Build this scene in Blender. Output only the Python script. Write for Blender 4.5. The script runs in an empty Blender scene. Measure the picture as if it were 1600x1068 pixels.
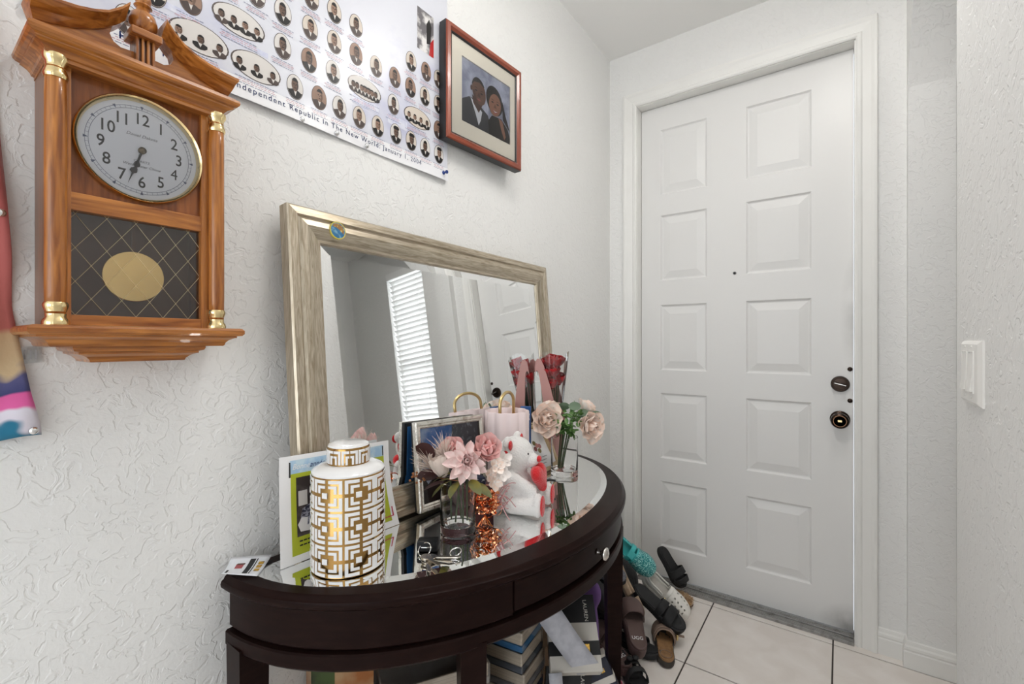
import bpy, bmesh, math, random
from math import sin, cos, pi, radians as R, sqrt
from mathutils import Vector, Matrix
random.seed(7)
S = bpy.context.scene
COL = S.collection

# ------------------------------------------------------------------ camera, world, big lights, exposure
FZ = -0.03            # floor height
D = 2.357             # plane of the door wall
CZ = 2.77             # ceiling height
RX = 1.245            # room-side face of the right wall
cam = bpy.data.cameras.new('camera'); camo = bpy.data.objects.new('camera', cam); COL.objects.link(camo)
cam.sensor_width = 36; cam.lens = 711 / 1600 * 36; cam.clip_start = 0.02
camo.location = (1.033, 0, 1.22); camo.rotation_euler = (pi / 2, 0, R(35.8))
S.camera = camo
w = bpy.data.worlds.new('world'); S.world = w; w.use_nodes = True
w.node_tree.nodes['Background'].inputs[0].default_value = (0.86, 0.93, 1.0, 1)
w.node_tree.nodes['Background'].inputs[1].default_value = 1.6

def area(name, loc, rot, sx, sy, power, color=(1, 1, 1)):
    l = bpy.data.lights.new(name, 'AREA'); l.shape = 'RECTANGLE'; l.size = sx; l.size_y = sy; l.energy = power; l.color = color
    o = bpy.data.objects.new(name, l); COL.objects.link(o); o.location = loc; o.rotation_euler = rot
    return o
# added fill light in the unseen opening behind the camera, and daylight through the alcove window the mirror shows
area('fill_light_offscreen', (1.6, -3.17, 1.35), (R(90), 0, 0), 2.8, 2.1, 22, (0.96, 0.985, 1.0))
area('alcove_window_offscreen', (1.745, 2.46, 1.4), (R(-90), 0, 0), 0.38, 1.2, 13, (0.93, 0.97, 1.0))
S.view_settings.view_transform = 'Standard'; S.view_settings.look = 'None'
S.view_settings.gamma = 1; S.view_settings.use_curve_mapping = False
S.view_settings.exposure = 0.19
S.cycles.diffuse_bounces = 8; S.cycles.max_bounces = 16; S.cycles.transparent_max_bounces = 16

# ------------------------------------------------------------------ materials
MATS = {}
def pm(name, col, rough=0.5, metal=0.0, noise=None, bump=None, coat=0.0, trans=0.0, ior=1.45, sheen=0.0, sub=0.0, alpha=1.0, scale=(1, 1, 1), spec=None):
    """principled material; noise=(scale, colour2, contrast lo, hi[, detail, distortion]); bump=(scale, strength[, detail, distortion, distance])"""
    if name in MATS: return MATS[name]
    m = bpy.data.materials.new(name); m.use_nodes = True; nt = m.node_tree; p = nt.nodes['Principled BSDF']
    p.inputs['Base Color'].default_value = (*col, 1); p.inputs['Roughness'].default_value = rough; p.inputs['Metallic'].default_value = metal
    p.inputs['Coat Weight'].default_value = coat; p.inputs['Transmission Weight'].default_value = trans; p.inputs['IOR'].default_value = ior
    p.inputs['Sheen Weight'].default_value = sheen; p.inputs['Alpha'].default_value = alpha
    if spec is not None: p.inputs['Specular IOR Level'].default_value = spec
    if sub:
        p.inputs['Subsurface Weight'].default_value = sub; p.inputs['Subsurface Radius'].default_value = (0.01, 0.008, 0.006)
    if noise or bump:
        tc = nt.nodes.new('ShaderNodeTexCoord'); mp = nt.nodes.new('ShaderNodeMapping'); mp.inputs['Scale'].default_value = scale
        nt.links.new(tc.outputs['Object'], mp.inputs['Vector'])
    if noise:
        n = nt.nodes.new('ShaderNodeTexNoise'); n.inputs['Scale'].default_value = noise[0]
        n.inputs['Detail'].default_value = noise[4] if len(noise) > 4 else 4; n.inputs['Distortion'].default_value = noise[5] if len(noise) > 5 else 0
        nt.links.new(mp.outputs[0], n.inputs['Vector'])
        r = nt.nodes.new('ShaderNodeValToRGB'); r.color_ramp.elements[0].position = noise[2]; r.color_ramp.elements[1].position = noise[3]
        r.color_ramp.elements[0].color = (*col, 1); r.color_ramp.elements[1].color = (*noise[1], 1)
        nt.links.new(n.outputs[0], r.inputs[0]); nt.links.new(r.outputs[0], p.inputs['Base Color'])
    if bump:
        n = nt.nodes.new('ShaderNodeTexNoise'); n.inputs['Scale'].default_value = bump[0]
        n.inputs['Detail'].default_value = bump[2] if len(bump) > 2 else 3; n.inputs['Distortion'].default_value = bump[3] if len(bump) > 3 else 0
        nt.links.new(mp.outputs[0], n.inputs['Vector'])
        b = nt.nodes.new('ShaderNodeBump'); b.inputs['Strength'].default_value = bump[1]; b.inputs['Distance'].default_value = bump[4] if len(bump) > 4 else 0.002
        nt.links.new(n.outputs[0], b.inputs['Height']); nt.links.new(b.outputs[0], p.inputs['Normal'])
    MATS[name] = m
    return m

def clear(name, tint=(1, 1, 1), gloss=0.12, rough=0.03):
    """thin clear sheet: see-through with a fresnel gloss"""
    if name in MATS: return MATS[name]
    m = bpy.data.materials.new(name); m.use_nodes = True; nt = m.node_tree; nt.nodes.remove(nt.nodes['Principled BSDF'])
    t = nt.nodes.new('ShaderNodeBsdfTransparent'); t.inputs[0].default_value = (*tint, 1)
    g = nt.nodes.new('ShaderNodeBsdfGlossy'); g.inputs['Roughness'].default_value = rough
    f = nt.nodes.new('ShaderNodeFresnel'); f.inputs[0].default_value = 1.4
    a = nt.nodes.new('ShaderNodeMath'); a.operation = 'ADD'; a.inputs[1].default_value = gloss - 0.04; a.use_clamp = True
    x = nt.nodes.new('ShaderNodeMixShader'); nt.links.new(f.outputs[0], a.inputs[0]); nt.links.new(a.outputs[0], x.inputs[0])
    nt.links.new(t.outputs[0], x.inputs[1]); nt.links.new(g.outputs[0], x.inputs[2]); nt.links.new(x.outputs[0], nt.nodes['Material Output'].inputs[0])
    MATS[name] = m
    return m

def wood(name, c1, c2, axis=2, rough=0.35, coat=0.3, scale=1.0):
    """grain runs along axis"""
    if name in MATS: return MATS[name]
    sc = [70 * scale] * 3; sc[axis] = 6 * scale
    return pm(name, c1, rough, noise=(1.0, c2, 0.32, 0.68, 5, 0.8), bump=(1.0, 0.15, 4, 0.5, 0.001), coat=coat, scale=tuple(sc))

def plaster(name, col, sx=1.0):
    """knock-down textured painted wall: raised flat patches with thin curled edges"""
    m = bpy.data.materials.new(name); m.use_nodes = True; nt = m.node_tree; p = nt.nodes['Principled BSDF']; L = nt.links.new
    p.inputs['Roughness'].default_value = 0.62; p.inputs['Specular IOR Level'].default_value = 0.3
    g = nt.nodes.new('ShaderNodeNewGeometry')
    n1 = nt.nodes.new('ShaderNodeTexNoise'); n1.inputs['Scale'].default_value = 33 * sx; n1.inputs['Detail'].default_value = 3.5; n1.inputs['Distortion'].default_value = 1.1
    L(g.outputs['Position'], n1.inputs['Vector'])
    r = nt.nodes.new('ShaderNodeValToRGB'); e = r.color_ramp.elements; e[0].position = 0.44; e[1].position = 0.60
    e[0].color = (0, 0, 0, 1); e[1].color = (0.75, 0.75, 0.75, 1); k = r.color_ramp.elements.new(0.50); k.color = (0.85, 0.85, 0.85, 1)
    L(n1.outputs[0], r.inputs[0])
    n2 = nt.nodes.new('ShaderNodeTexNoise'); n2.inputs['Scale'].default_value = 140 * sx; n2.inputs['Detail'].default_value = 2
    L(g.outputs['Position'], n2.inputs['Vector'])
    ad = nt.nodes.new('ShaderNodeMath'); ad.operation = 'MULTIPLY_ADD'; ad.inputs[1].default_value = 0.35; L(n2.outputs[0], ad.inputs[0]); L(r.outputs[0], ad.inputs[2])
    b = nt.nodes.new('ShaderNodeBump'); b.inputs['Strength'].default_value = 0.42; b.inputs['Distance'].default_value = 0.0035
    L(ad.outputs[0], b.inputs['Height']); L(b.outputs[0], p.inputs['Normal'])
    n3 = nt.nodes.new('ShaderNodeTexNoise'); n3.inputs['Scale'].default_value = 2.2; L(g.outputs['Position'], n3.inputs['Vector'])
    r2 = nt.nodes.new('ShaderNodeValToRGB'); r2.color_ramp.elements[0].color = (*[c * 0.97 for c in col], 1); r2.color_ramp.elements[1].color = (*col, 1)
    L(n3.outputs[0], r2.inputs[0]); L(r2.outputs[0], p.inputs['Base Color'])
    MATS[name] = m
    return m

WALL = plaster('wall_plaster', (0.83, 0.828, 0.815))
CEIL = pm('ceiling_paint', (0.87, 0.865, 0.85), 0.8, bump=(60, 0.2, 3, 0.5, 0.002))
TRIM = pm('trim_white', (0.83, 0.825, 0.80), 0.35, noise=(5, (0.79, 0.78, 0.755), 0.5, 0.8), bump=(30, 0.06, 3, 0, 0.001))
ESP = pm('espresso_wood', (0.012, 0.0054, 0.0046), 0.3, noise=(1.0, (0.018, 0.0085, 0.007), 0.4, 0.7), bump=(1.4, 0.05, 3, 0, 0.0006), coat=0.0, spec=0.07, scale=(20, 20, 90))
MIRROR = pm('mirror_silver', (0.93, 0.94, 0.935), 0.012, 1.0)
CHROME = pm('chrome', (0.82, 0.82, 0.82), 0.12, 1.0)
BRASS = pm('brass', (0.86, 0.68, 0.36), 0.16, 1.0)
GOLD = pm('gold_lustre', (0.42, 0.25, 0.085), 0.14, 1.0)
BLACK = pm('black_plastic', (0.012, 0.012, 0.013), 0.35)
BRUB = pm('black_rubber', (0.016, 0.016, 0.017), 0.62, bump=(300, 0.2, 2, 0, 0.001))
INK = pm('print_black', (0.02, 0.02, 0.022), 0.5)
WHITEP = pm('white_paper', (0.86, 0.86, 0.87), 0.5)

# ------------------------------------------------------------------ mesh builder
ORG = {}     # world origin of a root whose parts are written in world coordinates
class B:
    def __init__(s): s.bm = bmesh.new()
    def face(s, pts):
        vs = [s.bm.verts.new(p) for p in pts]
        try: return s.bm.faces.new(vs)
        except ValueError: return None
    def box(s, x0, x1, y0, y1, z0, z1, bev=0.0, M=None):
        r = bmesh.ops.create_cube(s.bm, size=1)
        for v in r['verts']: v.co = Vector(((x0 + x1) / 2 + v.co.x * (x1 - x0), (y0 + y1) / 2 + v.co.y * (y1 - y0), (z0 + z1) / 2 + v.co.z * (z1 - z0)))
        vs = r['verts']
        if bev > 0:
            es = list({e for v in vs for e in v.link_edges})
            o = bmesh.ops.bevel(s.bm, geom=es, offset=bev, segments=2, affect='EDGES', profile=0.6)
            vs = list({v for f in o['faces'] for v in f.verts} | {v for v in vs if v.is_valid})
        if M is not None:
            for v in vs: v.co = M @ v.co
        return s
    def grid(s, fn, nu, nv, closeu=False, closev=False):
        vs = [[s.bm.verts.new(fn(i / (nu if closeu else nu), j / nv)) for j in range(nv if closev else nv + 1)] for i in range(nu if closeu else nu + 1)]
        for i in range(nu):
            for j in range(nv):
                a = vs[i][j]; b = vs[(i + 1) % len(vs)][j]; c = vs[(i + 1) % len(vs)][(j + 1) % len(vs[0])]; d = vs[i][(j + 1) % len(vs[0])]
                try: s.bm.faces.new((a, b, c, d))
                except ValueError: pass
        return s
    def rings(s, rings, cap0=True, cap1=True, closed=True):
        vr = [[s.bm.verts.new(p) for p in r] for r in rings]; n = len(rings[0])
        for a, b in zip(vr, vr[1:]):
            for i in range(n if closed else n - 1):
                k = (i + 1) % n
                s.bm.faces.new((a[i], a[k], b[k], b[i]))
        if cap0: s.bm.faces.new(vr[0][::-1])
        if cap1: s.bm.faces.new(vr[-1])
        return s
    def lathe(s, prof, seg=32, c=(0, 0, 0), M=None, cap0=True, cap1=True):
        rs = []
        for r, z in prof:
            ring = [Vector((r * cos(2 * pi * i / seg), r * sin(2 * pi * i / seg), z)) for i in range(seg)]
            ring = [(M @ p if M is not None else p) + Vector(c) for p in ring]
            rs.append(ring)
        return s.rings(rs, cap0, cap1)
    def tube(s, path, r, seg=8, cap=True):
        path = [Vector(p) for p in path]; n = len(path); rs = []
        up = Vector((0, 0, 1)); prev = None
        for i, p in enumerate(path):
            t = (path[min(i + 1, n - 1)] - path[max(i - 1, 0)]).normalized()
            if prev is None:
                a = t.cross(up)
                if a.length < 1e-3: a = t.cross(Vector((1, 0, 0)))
            else: a = prev - t * prev.dot(t)
            a.normalize(); prev = a; b = t.cross(a)
            rr = r[i] if isinstance(r, (list, tuple)) else r
            rs.append([p + (a * cos(2 * pi * k / seg) + b * sin(2 * pi * k / seg)) * rr for k in range(seg)])
        return s.rings(rs, cap, cap)
    def prism(s, poly, fn, d0, d1):
        """2-D outline extruded between depths: fn(u, v, d) -> point"""
        a = [fn(u, v, d0) for u, v in poly]; b = [fn(u, v, d1) for u, v in poly]
        return s.rings([a, b])
    def ball(s, c, r, M=None, sub=2):
        rr = bmesh.ops.create_icosphere(s.bm, subdivisions=sub, radius=1)
        if not isinstance(r, (tuple, list)): r = (r, r, r)
        for v in rr['verts']:
            p = Vector((v.co.x * r[0], v.co.y * r[1], v.co.z * r[2]))
            v.co = (M @ p if M is not None else p) + Vector(c)
        return s
    def mesh(s, name, org=None, smooth=None, tri=True):
        bmesh.ops.recalc_face_normals(s.bm, faces=s.bm.faces)
        if org is not None: bmesh.ops.translate(s.bm, verts=s.bm.verts, vec=-Vector(org))
        me = bpy.data.meshes.new(name); s.bm.to_mesh(me); s.bm.free()
        if smooth:
            me.shade_smooth() if hasattr(me, 'shade_smooth') else None
            if isinstance(smooth, (int, float)) and smooth is not True and smooth > 1: me.set_sharp_from_angle(angle=R(smooth))
        return me
    def obj(s, name, mat, parent=None, smooth=None, solid=0.0, sub=0):
        root = parent
        while root is not None and root.name not in ORG and root.parent: root = root.parent
        org = ORG.get(root.name) if root is not None else None
        o = bpy.data.objects.new(name, s.mesh(name, org, smooth)); COL.objects.link(o)
        if mat: o.data.materials.append(mat)
        if parent is not None: o.parent = parent
        if solid:
            md = o.modifiers.new('thickness', 'SOLIDIFY'); md.thickness = abs(solid); md.offset = -1 if solid > 0 else 0
        if sub:
            md = o.modifiers.new('smooth', 'SUBSURF'); md.levels = sub; md.render_levels = sub
        return o

def tag(o, label=None, cat=None, group=None, kind=None):
    if label: o['label'] = label
    if cat: o['category'] = cat
    if group: o['group'] = group
    if kind: o['kind'] = kind
    return o
def thing(name, label, cat, loc=(0, 0, 0), rot=(0, 0, 0), group=None, world=True, kind=None):
    o = bpy.data.objects.new(name, None); COL.objects.link(o); o.location = loc; o.rotation_euler = rot; o.empty_display_size = 0.05
    tag(o, label, cat, group, kind)
    if world: ORG[o.name] = Vector(loc)
    return o
def link(name, me, parent, mat=None):
    o = bpy.data.objects.new(name, me); COL.objects.link(o); o.parent = parent
    return o
def text_b(s, size, fn, d=0.0, align='LEFT', italic=0.0, track=1.0, bold=0.0):
    """lettering as flat mesh, mapped by fn(u, v)"""
    cu = bpy.data.curves.new('lettering', 'FONT'); cu.body = s; cu.size = size; cu.align_x = align; cu.shear = italic; cu.space_character = track; cu.resolution_u = 3; cu.offset = bold
    o = bpy.data.objects.new('lettering', cu); COL.objects.link(o)
    bpy.context.view_layer.update()
    me = o.evaluated_get(bpy.context.evaluated_depsgraph_get()).to_mesh()
    b = B(); vs = [b.bm.verts.new(fn(v.co.x, v.co.y)) for v in me.vertices]
    for p in me.polygons:
        try: b.bm.faces.new([vs[i] for i in p.vertices])
        except ValueError: pass
    o.to_mesh_clear(); bpy.data.objects.remove(o); bpy.data.curves.remove(cu)
    return b
def merge(*bs):
    out = B()
    for b in bs:
        me = bpy.data.meshes.new('tmp'); b.bm.to_mesh(me); b.bm.free(); out.bm.from_mesh(me); bpy.data.meshes.remove(me)
    return out
def quad(b, fn, u0, u1, v0, v1): b.face([fn(u0, v0), fn(u1, v0), fn(u1, v1), fn(u0, v1)]); return b
def ell(cx, cy, rx, ry, n=24, a0=0): return [(cx + rx * cos(2 * pi * i / n + a0), cy + ry * sin(2 * pi * i / n + a0)) for i in range(n)]
def poly(b, fn, pts): b.face([fn(u, v) for u, v in pts]); return b

def struct(b, name, mat, label, cat, **k): return tag(b.obj(name, mat, **k), label, cat, kind='structure')

# ================================================================== THE SETTING
BK = -3.1
# floor: grout bed + tiles
fl = B().box(-0.1, 3.95, BK, D + 0.12, FZ - 0.05, FZ - 0.004).obj('floor', pm('grout', (0.075, 0.062, 0.055), 0.9))
tag(fl, 'beige ceramic tile floor with dark grout lines in front of the white door', 'floor', kind='structure')
TILE = pm('tile_beige', (0.78, 0.72, 0.67), 0.3, noise=(9, (0.86, 0.81, 0.77), 0.35, 0.7, 6, 0.6), bump=(14, 0.05, 3, 0, 0.001))
tw = 0.468; g = 0.0028
xs = [0.541 + tw * i for i in range(-2, 9)]; ys = [2.302 - tw * j for j in range(-1, 13)]
tm = {}
for i in range(len(xs) - 1):
    for j in range(len(ys) - 1):
        x0, x1 = max(xs[i] + g, 0.0), min(xs[i + 1] - g, 2.45 if ys[j] > 0.4 else 3.8); y1, y0 = min(ys[j] - g, D + 0.055), max(ys[j + 1] + g, BK)
        if x1 - x0 < 0.02 or y1 - y0 < 0.02: continue
        key = (round(x1 - x0, 4), round(y1 - y0, 4))
        if key not in tm:
            tm[key] = B().box(0, x1 - x0, 0, y1 - y0, -0.004, 0.0, 0.0012).mesh('tile'); tm[key].materials.append(TILE)
        o = link('tile', tm[key], fl); o.location = (x0, y0, FZ)

# left wall, door wall (with opening), ceiling, right wall with arch, back wall, alcove
struct(B().box(-0.12, 0, BK, D + 0.12, FZ - 0.05, CZ + 0.1), 'wall_left', WALL, 'white textured wall behind the console table, clock and poster', 'wall')
DX0, DX1, DZ1 = 0.159, 1.079, 2.465     # door leaf
b = B(); b.box(-0.12, DX0 - 0.012, D, D + 0.12, FZ - 0.05, CZ + 0.1); b.box(DX1 + 0.012, 1.5, D, D + 0.12, FZ - 0.05, CZ + 0.1); b.box(DX0 - 0.012, DX1 + 0.012, D, D + 0.12, DZ1 + 0.012, CZ + 0.1)
WX0, WX1, WZ0, WZ1 = 1.545, 1.945, 0.55, 2.08
b.box(1.5, WX0, D, D + 0.12, FZ - 0.05, CZ + 0.1); b.box(WX1, 2.55, D, D + 0.12, FZ - 0.05, CZ + 0.1); b.box(WX0, WX1, D, D + 0.12, FZ - 0.05, WZ0); b.box(WX0, WX1, D, D + 0.12, WZ1, CZ + 0.1)
struct(b, 'wall_door', WALL, 'white textured wall around the entry door', 'wall')
struct(B().box(-0.12, 3.95, BK - 0.1, D + 0.12, CZ, CZ + 0.1), 'ceiling', CEIL, 'plain white painted ceiling above the entry', 'ceiling')
# right wall: pier, arch over the passage, stub beside the door
AY0, AY1 = 1.411, 2.315; SPR = 2.20; TH = 0.135
b = B(); b.box(RX, RX + TH, -0.45, AY0, FZ - 0.05, CZ + 0.1); b.box(RX, RX + TH, AY1, D + 0.01, FZ - 0.05, CZ + 0.1)
half = (AY1 - AY0) / 2; ym = (AY0 + AY1) / 2; th = R(75); Rr = half / sin(th); zc = SPR - Rr * cos(th)
arc = [(ym + Rr * sin(t), zc + Rr * cos(t)) for t in [th - 2 * th * i / 28 for i in range(29)]]
for (ya, za), (yb, zb) in zip(arc, arc[1:]):
    pts = [(yb, zb), (ya, za), (ya, CZ + 0.1), (yb, CZ + 0.1)]
    b.prism(pts, lambda u, v, d: Vector((d, u, v)), RX, RX + TH)
struct(b, 'wall_right', WALL, 'white textured wall with an arched opening and the light switch', 'wall')
struct(B().box(2.42, 2.55, 0.32, D + 0.01, FZ - 0.05, CZ + 0.1), 'wall_alcove', WALL, 'white wall of the side alcove seen in the mirror', 'wall')
struct(B().box(RX + TH, 3.95, 0.2, 0.32, FZ - 0.05, CZ + 0.1), 'wall_alcove_end', WALL, 'short white end wall closing the side alcove', 'wall')
struct(B().box(1.95, 2.42, 1.2, D, 2.32, 2.42), 'ceiling_soffit', CEIL, 'low white ceiling soffit in the alcove corner', 'ceiling')
b = B(); b.box(-0.12, 0.15, BK - 0.12, BK, FZ - 0.05, CZ + 0.1); b.box(3.05, 3.95, BK - 0.12, BK, FZ - 0.05, CZ + 0.1); b.box(0.15, 3.05, BK - 0.12, BK, 2.45, CZ + 0.1); b.box(0.15, 3.05, BK - 0.12, BK, FZ - 0.05, 0.25)
struct(b, 'wall_back', WALL, 'far wall behind the viewpoint with a wide patio window opening', 'wall')

b = B(); b.box(3.83, 3.95, BK, -2.9, FZ - 0.05, CZ + 0.1); b.box(3.83, 3.95, -0.6, 0.32, FZ - 0.05, CZ + 0.1); b.box(3.83, 3.95, -2.9, -0.6, 2.45, CZ + 0.1); b.box(3.83, 3.95, -2.9, -0.6, FZ - 0.05, 0.25)
struct(b, 'wall_living', WALL, 'living room wall with a wide window opening behind the viewpoint', 'wall')
# baseboards: profile lofted
BP = [(0.0, 0.0), (0.014, 0.0), (0.014, 0.062), (0.011, 0.066), (0.011, 0.07), (0.014, 0.073), (0.013, 0.082), (0.009, 0.088), (0.007, 0.1), (0.0, 0.103)]
def baseboard(name, pts, nrm, label):
    b = B(); rs = []
    for p, n in zip(pts, nrm): rs.append([Vector((p[0] + n[0] * d, p[1] + n[1] * d, FZ + z)) for d, z in BP])
    b.rings(rs); struct(b, name, TRIM, label, 'baseboard')
baseboard('baseboard_left', [(0, BK), (0, D)], [(1, 0), (1, 0)], 'white baseboard along the floor under the console table')
baseboard('baseboard_door', [(0, D), (0.085, D)], [(0, -1), (0, -1)], 'short white baseboard between left wall and door casing')
baseboard('baseboard_stub', [(1.155, D), (RX, D), (RX, AY1), (RX + TH, AY1), (RX + TH, D), (2.42, D)], [(0, -1), (-1, -1), (-1, -1), (1, -1), (1, -1), (0, -1)], 'white moulded baseboard stepping round the wall stub by the door')
baseboard('baseboard_right', [(RX, -0.45), (RX, AY0), (RX + TH, AY0)], [(-1, 0), (-1, 1), (0, 1)], 'white baseboard at the foot of the light switch wall')

# casing: jamb + moulded casing in three mitred runs
CP = [(0, 0.0), (0, 0.011), (0.006, 0.015), (0.016, 0.014), (0.022, 0.010), (0.05, 0.016), (0.060, 0.020), (0.068, 0.020), (0.072, 0.014), (0.072, 0.0)]
b = B(); ix0, ix1, iz = DX0 - 0.004, DX1 + 0.006, DZ1 + 0.005; rs = []
for (px, pz, sx, sz) in [(ix0, FZ, -1, 0), (ix0, iz, -1, 1), (ix1, iz, 1, 1), (ix1, FZ, 1, 0)]:
    rs.append([Vector((px + sx * d, D - h, pz + sz * d)) for d, h in CP])
b.rings(rs)
tr = struct(b, 'trim_1', TRIM, 'white moulded casing around the entry door', 'door casing', smooth=None)
b = B(); b.box(DX0 - 0.012, DX0 - 0.002, D - 0.002, D + 0.11, FZ, DZ1 + 0.012); b.box(DX1 + 0.002, DX1 + 0.012, D - 0.002, D + 0.11, FZ, DZ1 + 0.012); b.box(DX0 - 0.012, DX1 + 0.012, D - 0.002, D + 0.11, DZ1 + 0.002, DZ1 + 0.012)
b.obj('jamb', TRIM, tr)
b = B()
for k in range(6): b.box(DX0, DX1, D - 0.018 + k * 0.013, D - 0.008 + k * 0.013, FZ, FZ + 0.012 + (0.004 if k > 2 else 0), 0.002)
b.box(DX0, DX1, D - 0.02, D + 0.10, FZ, FZ + 0.008)
struct(b, 'trim_2', pm('threshold_metal', (0.36, 0.35, 0.34), 0.45, 0.7, noise=(40, (0.2, 0.19, 0.18), 0.5, 0.75)), 'grooved worn metal threshold under the entry door', 'threshold')

# ------------------------------------------------------------------ entry door
YL = D + 0.06
def doorpaint():
    m = pm('door_paint', (0.78, 0.775, 0.765), 0.33, bump=(14, 0.05, 3, 0, 0.001)); nt = m.node_tree; p = nt.nodes['Principled BSDF']; L = nt.links.new
    g = nt.nodes.new('ShaderNodeNewGeometry'); n = nt.nodes.new('ShaderNodeTexNoise'); n.inputs['Scale'].default_value = 7; n.inputs['Detail'].default_value = 6
    L(g.outputs['Position'], n.inputs['Vector']); last = None
    for c, s, amt in [((1.10, YL, -0.01), (0.16, 1, 0.12), 0.9), ((1.09, YL, 1.33), (0.06, 1, 0.28), 0.35)]:
        mp = nt.nodes.new('ShaderNodeMapping'); mp.inputs['Location'].default_value = [-a / d for a, d in zip(c, s)]; mp.inputs['Scale'].default_value = [1 / d for d in s]
        L(g.outputs['Position'], mp.inputs['Vector']); gr = nt.nodes.new('ShaderNodeTexGradient'); gr.gradient_type = 'SPHERICAL'; L(mp.outputs[0], gr.inputs[0])
        mu = nt.nodes.new('ShaderNodeMath'); mu.operation = 'MULTIPLY'; mu.inputs[1].default_value = amt; L(gr.outputs['Fac'], mu.inputs[0])
        if last is None: last = mu
        else:
            ad = nt.nodes.new('ShaderNodeMath'); ad.operation = 'ADD'; L(last.outputs[0], ad.inputs[0]); L(mu.outputs[0], ad.inputs[1]); last = ad
    r = nt.nodes.new('ShaderNodeValToRGB'); r.color_ramp.elements[0].position = 0.35; r.color_ramp.elements[1].position = 0.62; L(n.outputs[0], r.inputs[0])
    mm = nt.nodes.new('ShaderNodeMath'); mm.operation = 'MULTIPLY'; mm.use_clamp = True; L(last.outputs[0], mm.inputs[0]); L(r.outputs[0], mm.inputs[1])
    mx = nt.nodes.new('ShaderNodeMix'); mx.data_type = 'RGBA'; mx.inputs[6].default_value = (0.78, 0.775, 0.765, 1); mx.inputs[7].default_value = (0.12, 0.115, 0.105, 1)
    L(mm.outputs[0], mx.inputs[0]); L(mx.outputs[2], p.inputs['Base Color'])
    return m
DOORP = doorpaint()
door = thing('door_1', 'white ten-panel entry door with dark knob and deadbolt', 'door', (0.62, YL, FZ), kind='structure')
PXS = [(0.260, 0.492), (0.633, 0.867)]
PZS = [(1.22 + (z - 1.22) * 1.0255 - 0.172, 1.22 + (z - 1.22) * 1.0255 + 0.172) for z in (2.146, 1.704, 1.243, 0.79, 0.337)]
xsd = [DX0, PXS[0][0], PXS[0][1], PXS[1][0] + 0.035, PXS[1][1] + 0.063, DX1]
PXS = [(xsd[1], xsd[2]), (xsd[3], xsd[4])]
zsd = sorted([FZ + 0.018, DZ1] + [z for p in PZS for z in p])
b = B()
for i in range(5):
    for j in range(len(zsd) - 1):
        if i in (1, 3) and j % 2 == 1: continue
        b.face([(xsd[i], YL, zsd[j]), (xsd[i + 1], YL, zsd[j]), (xsd[i + 1], YL, zsd[j + 1]), (xsd[i], YL, zsd[j + 1])])
b.box(DX0, DX1, YL + 0.012, YL + 0.044, FZ + 0.018, DZ1)
for x0, x1, z0, z1 in [(DX0, DX0 + 0.002, FZ + 0.018, DZ1), (DX1 - 0.002, DX1, FZ + 0.018, DZ1), (DX0, DX1, FZ + 0.018, FZ + 0.02), (DX0, DX1, DZ1 - 0.002, DZ1)]: b.box(x0, x1, YL + 0.0005, YL + 0.012, z0, z1)
b.obj('leaf', DOORP, door)
for x0, x1 in PXS:
    for z0, z1 in PZS:
        b = B(); rs = []
        for ins, dy in [(0, 0), (0.003, 0.003), (0.007, 0.008), (0.012, 0.009), (0.046, 0.0015), (0.048, 0.001)]:
            rs.append([Vector((x0 + ins, YL + dy, z0 + ins)), Vector((x1 - ins, YL + dy, z0 + ins)), Vector((x1 - ins, YL + dy, z1 - ins)), Vector((x0 + ins, YL + dy, z1 - ins))])
        b.rings(rs, cap0=False); b.obj('panel', DOORP, door)
BRZ = pm('dark_bronze', (0.045, 0.032, 0.026), 0.28, 1.0); BRZ2 = pm('worn_bronze', (0.22, 0.12, 0.07), 0.22, 1.0)
MY = Matrix.Rotation(R(90), 3, 'X')          # lathe axis z -> -y
def hard(name, x, z, prof, mat, par=door, seg=32, y=YL): return B().lathe(prof, seg, (x, y, z), MY).obj(name, mat, par, smooth=40)
kz = 1.22 + (0.896 - 1.22) * 1.0255; bz = 1.22 + (1.044 - 1.22) * 1.0255
kn = hard('door_knob', 1.032, kz, [(0.036, 0), (0.036, 0.004), (0.030, 0.009), (0.014, 0.012), (0.013, 0.03), (0.020, 0.035), (0.030, 0.043), (0.0335, 0.053), (0.031, 0.062), (0.024, 0.066), (0.022, 0.0655), (0.021, 0.064)], BRZ)
hard('knob_rim', 1.032, kz, [(0.0245, 0.0655), (0.0235, 0.0675), (0.0215, 0.0675), (0.0205, 0.0655)], BRZ2, kn)
B().box(1.024, 1.040, YL - 0.070, YL - 0.0655, kz - 0.004, kz + 0.005, 0.0015).obj('turn_button', BRASS, kn)
db = hard('deadbolt', 1.033, bz, [(0.034, 0), (0.034, 0.008), (0.031, 0.014), (0.028, 0.015), (0.026, 0.0145), (0.025, 0.017), (0.012, 0.018)], BRZ)
bb = B(); M = Matrix.Translation((1.033, YL - 0.018, bz)) @ Matrix.Rotation(R(14), 4, 'Y')
bb.box(-0.023, 0.023, -0.018, 0, -0.0055, 0.0055, 0.003, M); tp = bb.obj('thumb_turn', BRZ, db)
B().box(-0.021, 0.021, -0.0188, -0.0178, -0.0015, 0.0025, 0.0003, M).obj('turn_edge', pm('worn_steel', (0.5, 0.48, 0.45), 0.3, 1.0), tp)
for x, z in [(1.067, 1.22 + (1.107 - 1.22) * 1.0255), (1.067, 1.22 + (0.976 - 1.22) * 1.0255)]:
    hard('plate_screw', x, z, [(0.0095, 0), (0.009, 0.003), (0.005, 0.006), (0.001, 0.0065)], BRZ, door, 16)
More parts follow.
